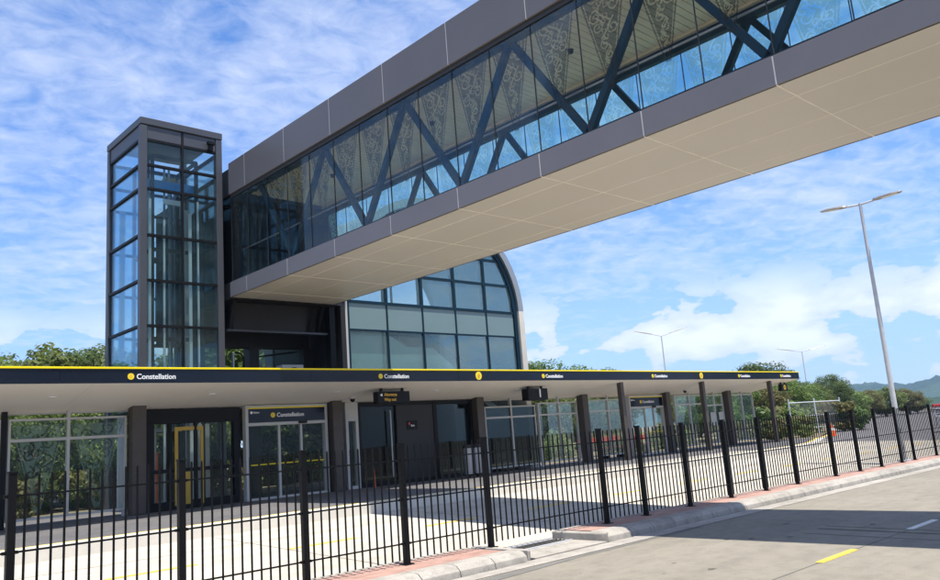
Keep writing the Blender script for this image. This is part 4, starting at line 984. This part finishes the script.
TREES = [
 (0, 4.0, 31, 5.4, 'olive green tree cut by the left edge above the canopy', 1.0), (3, 8.0, 32, 5.7, 'broad olive tree second from the left edge above the canopy', 1.0),
 (1, 6.6, 36, 5.9, 'darker green tree rising behind the leftmost olive trees', 1), (2, 11.4, 33.0, 5.7, 'bronze tipped tree left of the lift tower above the canopy', 1.0),
 (0, 14.2, 33.5, 5.6, 'olive green tree right behind the lift tower', 1), (1, 12.0, 38, 6.3, 'tall dark green tree farther behind the lift tower', 1.0),
 (3, 17.6, 32.0, 7.8, 'olive tree seen through the gap between lift tower and concourse', 1.0), (0, 1.0, 28, 4.2, 'low olive tree behind the leftmost glass screen', 1.0),
 (1, 21.5, 33, 5.6, 'dark green tree behind the arched hall', 1.0),
 (2, 27.5, 30, 4.0, 'low bronze tree behind the glass screens right of the hall', 1.0), (3, 33, 30, 4.2, 'low olive tree behind the second Constellation doorway', 1.1),
 (0, 7.0, 27.6, 4.2, 'low bright tree right behind the large patterned screen', .8), (3, 10.0, 28.0, 4.3, 'low bright tree behind the left part of the lift lobby', .8),
 (0, 2.0, 33.5, 5.7, 'pale green tree filling the gap at the left edge above the canopy', 1.0), (1, 9.8, 31.0, 5.3, 'dark green tree standing close left of the lift tower', 1.0), (3, 5.6, 32.5, 5.5, 'olive green tree third from the left edge above the canopy', 1.0), (0, 13.2, 31.4, 5.3, 'olive tree partly hidden behind the lift tower glass', 1.0),
 (0, 16.9, 31.3, 5.0, 'olive tree seen through the left leaf of the first doorway', .8), (3, 19.9, 31.6, 5.2, 'dark green tree seen through the middle leaf of the first doorway', .9), (0, 13.0, 30.6, 4.6, 'low olive tree seen through the lift lobby glass', .9),
 (0, 39, 31, 4.0, 'low olive tree behind the far glass screens', 1.1), (1, 45, 40, 6.6, 'dark tree top showing above the canopy right of the arched hall', 1.3), (3, 52, 42, 6.5, 'wide tree top showing above the canopy left of the distant lamp', 1.4),
 (0, 57.5, 44, 6.6, 'olive tree top showing above the middle of the canopy', 1.2), (1, 74, 38, 6.5, 'dark tree top above the far end of the canopy', 1.4), (0, 80, 41, 6.7, 'olive tree top right above the last fascia sign', 1.3),
 (0, 47, 28, 4.4, 'olive bush tree beside the end of the canopy', 1.1), (3, 52, 30, 4.8, 'broad olive tree behind the pipe railing', 1.2), (2, 57, 29, 4.0, 'bronze tinted tree behind the right half of the pipe railing', 1.2),
 (1, 101.5, 42.6, 6.0, 'large round dark green tree against the sky right of the canopy end', .9), (0, 66, 31, 4.3, 'olive tree left of the large round dark tree', 1.2), (3, 118, 47.5, 4.6, 'olive green tree right of the large round dark tree', 1.3),
 (0, 124, 49, 4.0, 'pale green tree under the blue hills', 1.3), (2, 134, 50.5, 4.6, 'bronze green tree just left of the tall lamp pole', 1.3), (3, 142, 51, 4.9, 'wide bushy tree behind the tall lamp pole', 1.4),
 (2, 150, 50, 4.6, 'bronze tree right of the tall lamp pole', 1.4), (1, 160, 52, 3.2, 'low dark tree near the right edge', 1.5), (1, 76, 35, 4.4, 'dark green tree just behind the right end of the pipe railing', 1.2), (0, 88, 39, 4.6, 'olive tree between pipe railing and large round tree', 1.2),
  (3, 64, 39, 5.6, 'mid green tree behind the pipe railing trees', 1.3),
]
for k, x, y, h, lab, sx in TREES: tree(k, x, y, h, lab, .3, sx)
# ground hugging shrubs
def make_shrub(seed, leaf):
    rnd = random.Random(seed); mb, cl = crown_mesh(rnd, .9, .55, .55, 16, 90, .075, 1.0)
    o = mb.build('shrub', M[leaf]); return o
sp_ = [make_shrub(11, 'leaf_a'), make_shrub(12, 'leaf_c'), make_shrub(13, 'leaf_b')]; su = [0, 0, 0]
places = ['behind the leftmost glass screen', 'behind the large patterned screen', 'behind the lift lobby', 'behind the first doorway', 'behind the screens right of the hall', 'behind the second doorway', 'behind the far screens', 'by the end of the canopy', 'along the curving kerb past the platform', 'under the trees at right']
zones = [(1.5, 5, 23.4, 27), (5.2, 9.5, 24.6, 28), (8.5, 12, 26, 29), (14.5, 20, 29.9, 30.6), (24, 28, 23.5, 27), (28, 34, 24, 27), (34, 41, 24, 27), (42.5, 48, 21, 25), (48, 62, 23.5, 27), (100, 150, 47, 60)]
look = ['small olive shrub', 'small bronze shrub', 'small dark green shrub']
sizes = ['low', 'taller', 'spreading', 'rounded', 'loose', 'dense', 'ragged', 'pale', 'broad', 'upright', 'tufted', 'sparse']
for zi, (x0, x1, y0, y1) in enumerate(zones):
    far = zi == 9
    n = 5 if zi < 8 else (8 if zi == 8 else 12)
    for j in range(n):
        k = (j + zi) % 3; o = sp_[k] if not su[k] else sp_[k].copy()
        if su[k]: COL.objects.link(o)
        su[k] = 1; t = (j + .5) / n
        x = x0 + (x1 - x0) * t; s = random.uniform(.8, 1.35) * (1.6 if zi == 3 else 1) * (1.0 if zi < 8 else (1.6 if zi == 8 else 2.4))
        o.location = (x, (random.uniform(y0, y1) if not far else x * .385 + 4.5), .42); o.scale = (s * 1.1, s * 1.1, s); o.rotation_euler = (0, 0, random.uniform(0, 6))
        tag(o, '%s %s %s' % (sizes[j], look[k], places[zi]), 'shrub', 'shrubs in the garden behind the platform')
# ------------------------------------------------------------------ hills
def hillmat(name, c1, c2):
    m, nt, out = new_mat(name); p = nt.nodes.new('ShaderNodeBsdfPrincipled'); L(nt, p.outputs[0], out.inputs['Surface'])
    v = coords(nt); n = noise(nt, .035, 9, .65, v); n2 = noise(nt, .006, 4, .5, v)
    c = mixc(nt, ramp(nt, n2.outputs['Fac'], [(.45, 0), (.6, 1)]).outputs[0], ramp(nt, n.outputs['Fac'], [(.35, c1), (.65, c2)]).outputs[0], (c2[0] * 1.25, c2[1] * 1.25, c2[2] * 1.2))
    L(nt, c, p.inputs['Base Color']); p.inputs['Roughness'].default_value = 1; p.inputs['Specular IOR Level'].default_value = 0
    L(nt, bump(nt, n.outputs['Fac'], 1, 8), p.inputs['Normal']); return m
M['hill'] = hillmat('forested hill', (.018, .034, .020), (.035, .055, .028))
from mathutils import noise as mn
def ridge(name, a0, a1, d, hf, depth):
    mb = MB(); na, nd = 420, 22; vs = []
    for j in range(nd + 1):
        t = j / nd
        for i in range(na + 1):
            a = R(a0 + (a1 - a0) * i / na); dd = d + depth * (t - .5)
            x, y = dd * math.sin(a), dd * math.cos(a)
            h = hf(a0 + (a1 - a0) * i / na) * math.sin(math.pi * t) ** .8
            h *= 1 + .16 * mn.fractal(Vector((x, y, 0)) / (d * .09), 1.0, 2, 5) ; h += (d * .0034) * mn.fractal(Vector((x, y, 3)) / (d * .009), 1, 2, 4) * math.sin(math.pi * t)
            vs.append((x, y, h - .5))
    mb.add(vs, [(j * (na + 1) + i, j * (na + 1) + i + 1, (j + 1) * (na + 1) + i + 1, (j + 1) * (na + 1) + i) for j in range(nd) for i in range(na)], 0, True)
    return tag(mb.build(name, M['hill']), kind='structure')
# azimuth measured from +Y towards +X
ridge('hills', 40, 120, 2400, lambda a: 66 + 6 * math.sin(a * 1.3) + max(0, (a - 72) * 3.5), 900)
ridge('near_hills', 62, 120, 1100, lambda a: 7 + max(0, min(16, (a - 70) * 1.2)), 420)

# air between the camera and the far hills
mb = MB(); mb.box((-3400, -3400, -8), (3600, 3600, 260)); hzb = mb.build('haze', new_mat('air')[0]); tag(hzb, kind='stuff')
hm = hzb.data.materials[0]; hn = hm.node_tree; ho = [n for n in hn.nodes if n.type == 'OUTPUT_MATERIAL'][0]
pv = hn.nodes.new('ShaderNodeVolumePrincipled'); pv.inputs['Color'].default_value = (.45, .68, 1.0, 1); pv.inputs['Density'].default_value = .00017
hn.links.new(pv.outputs[0], ho.inputs['Volume'])
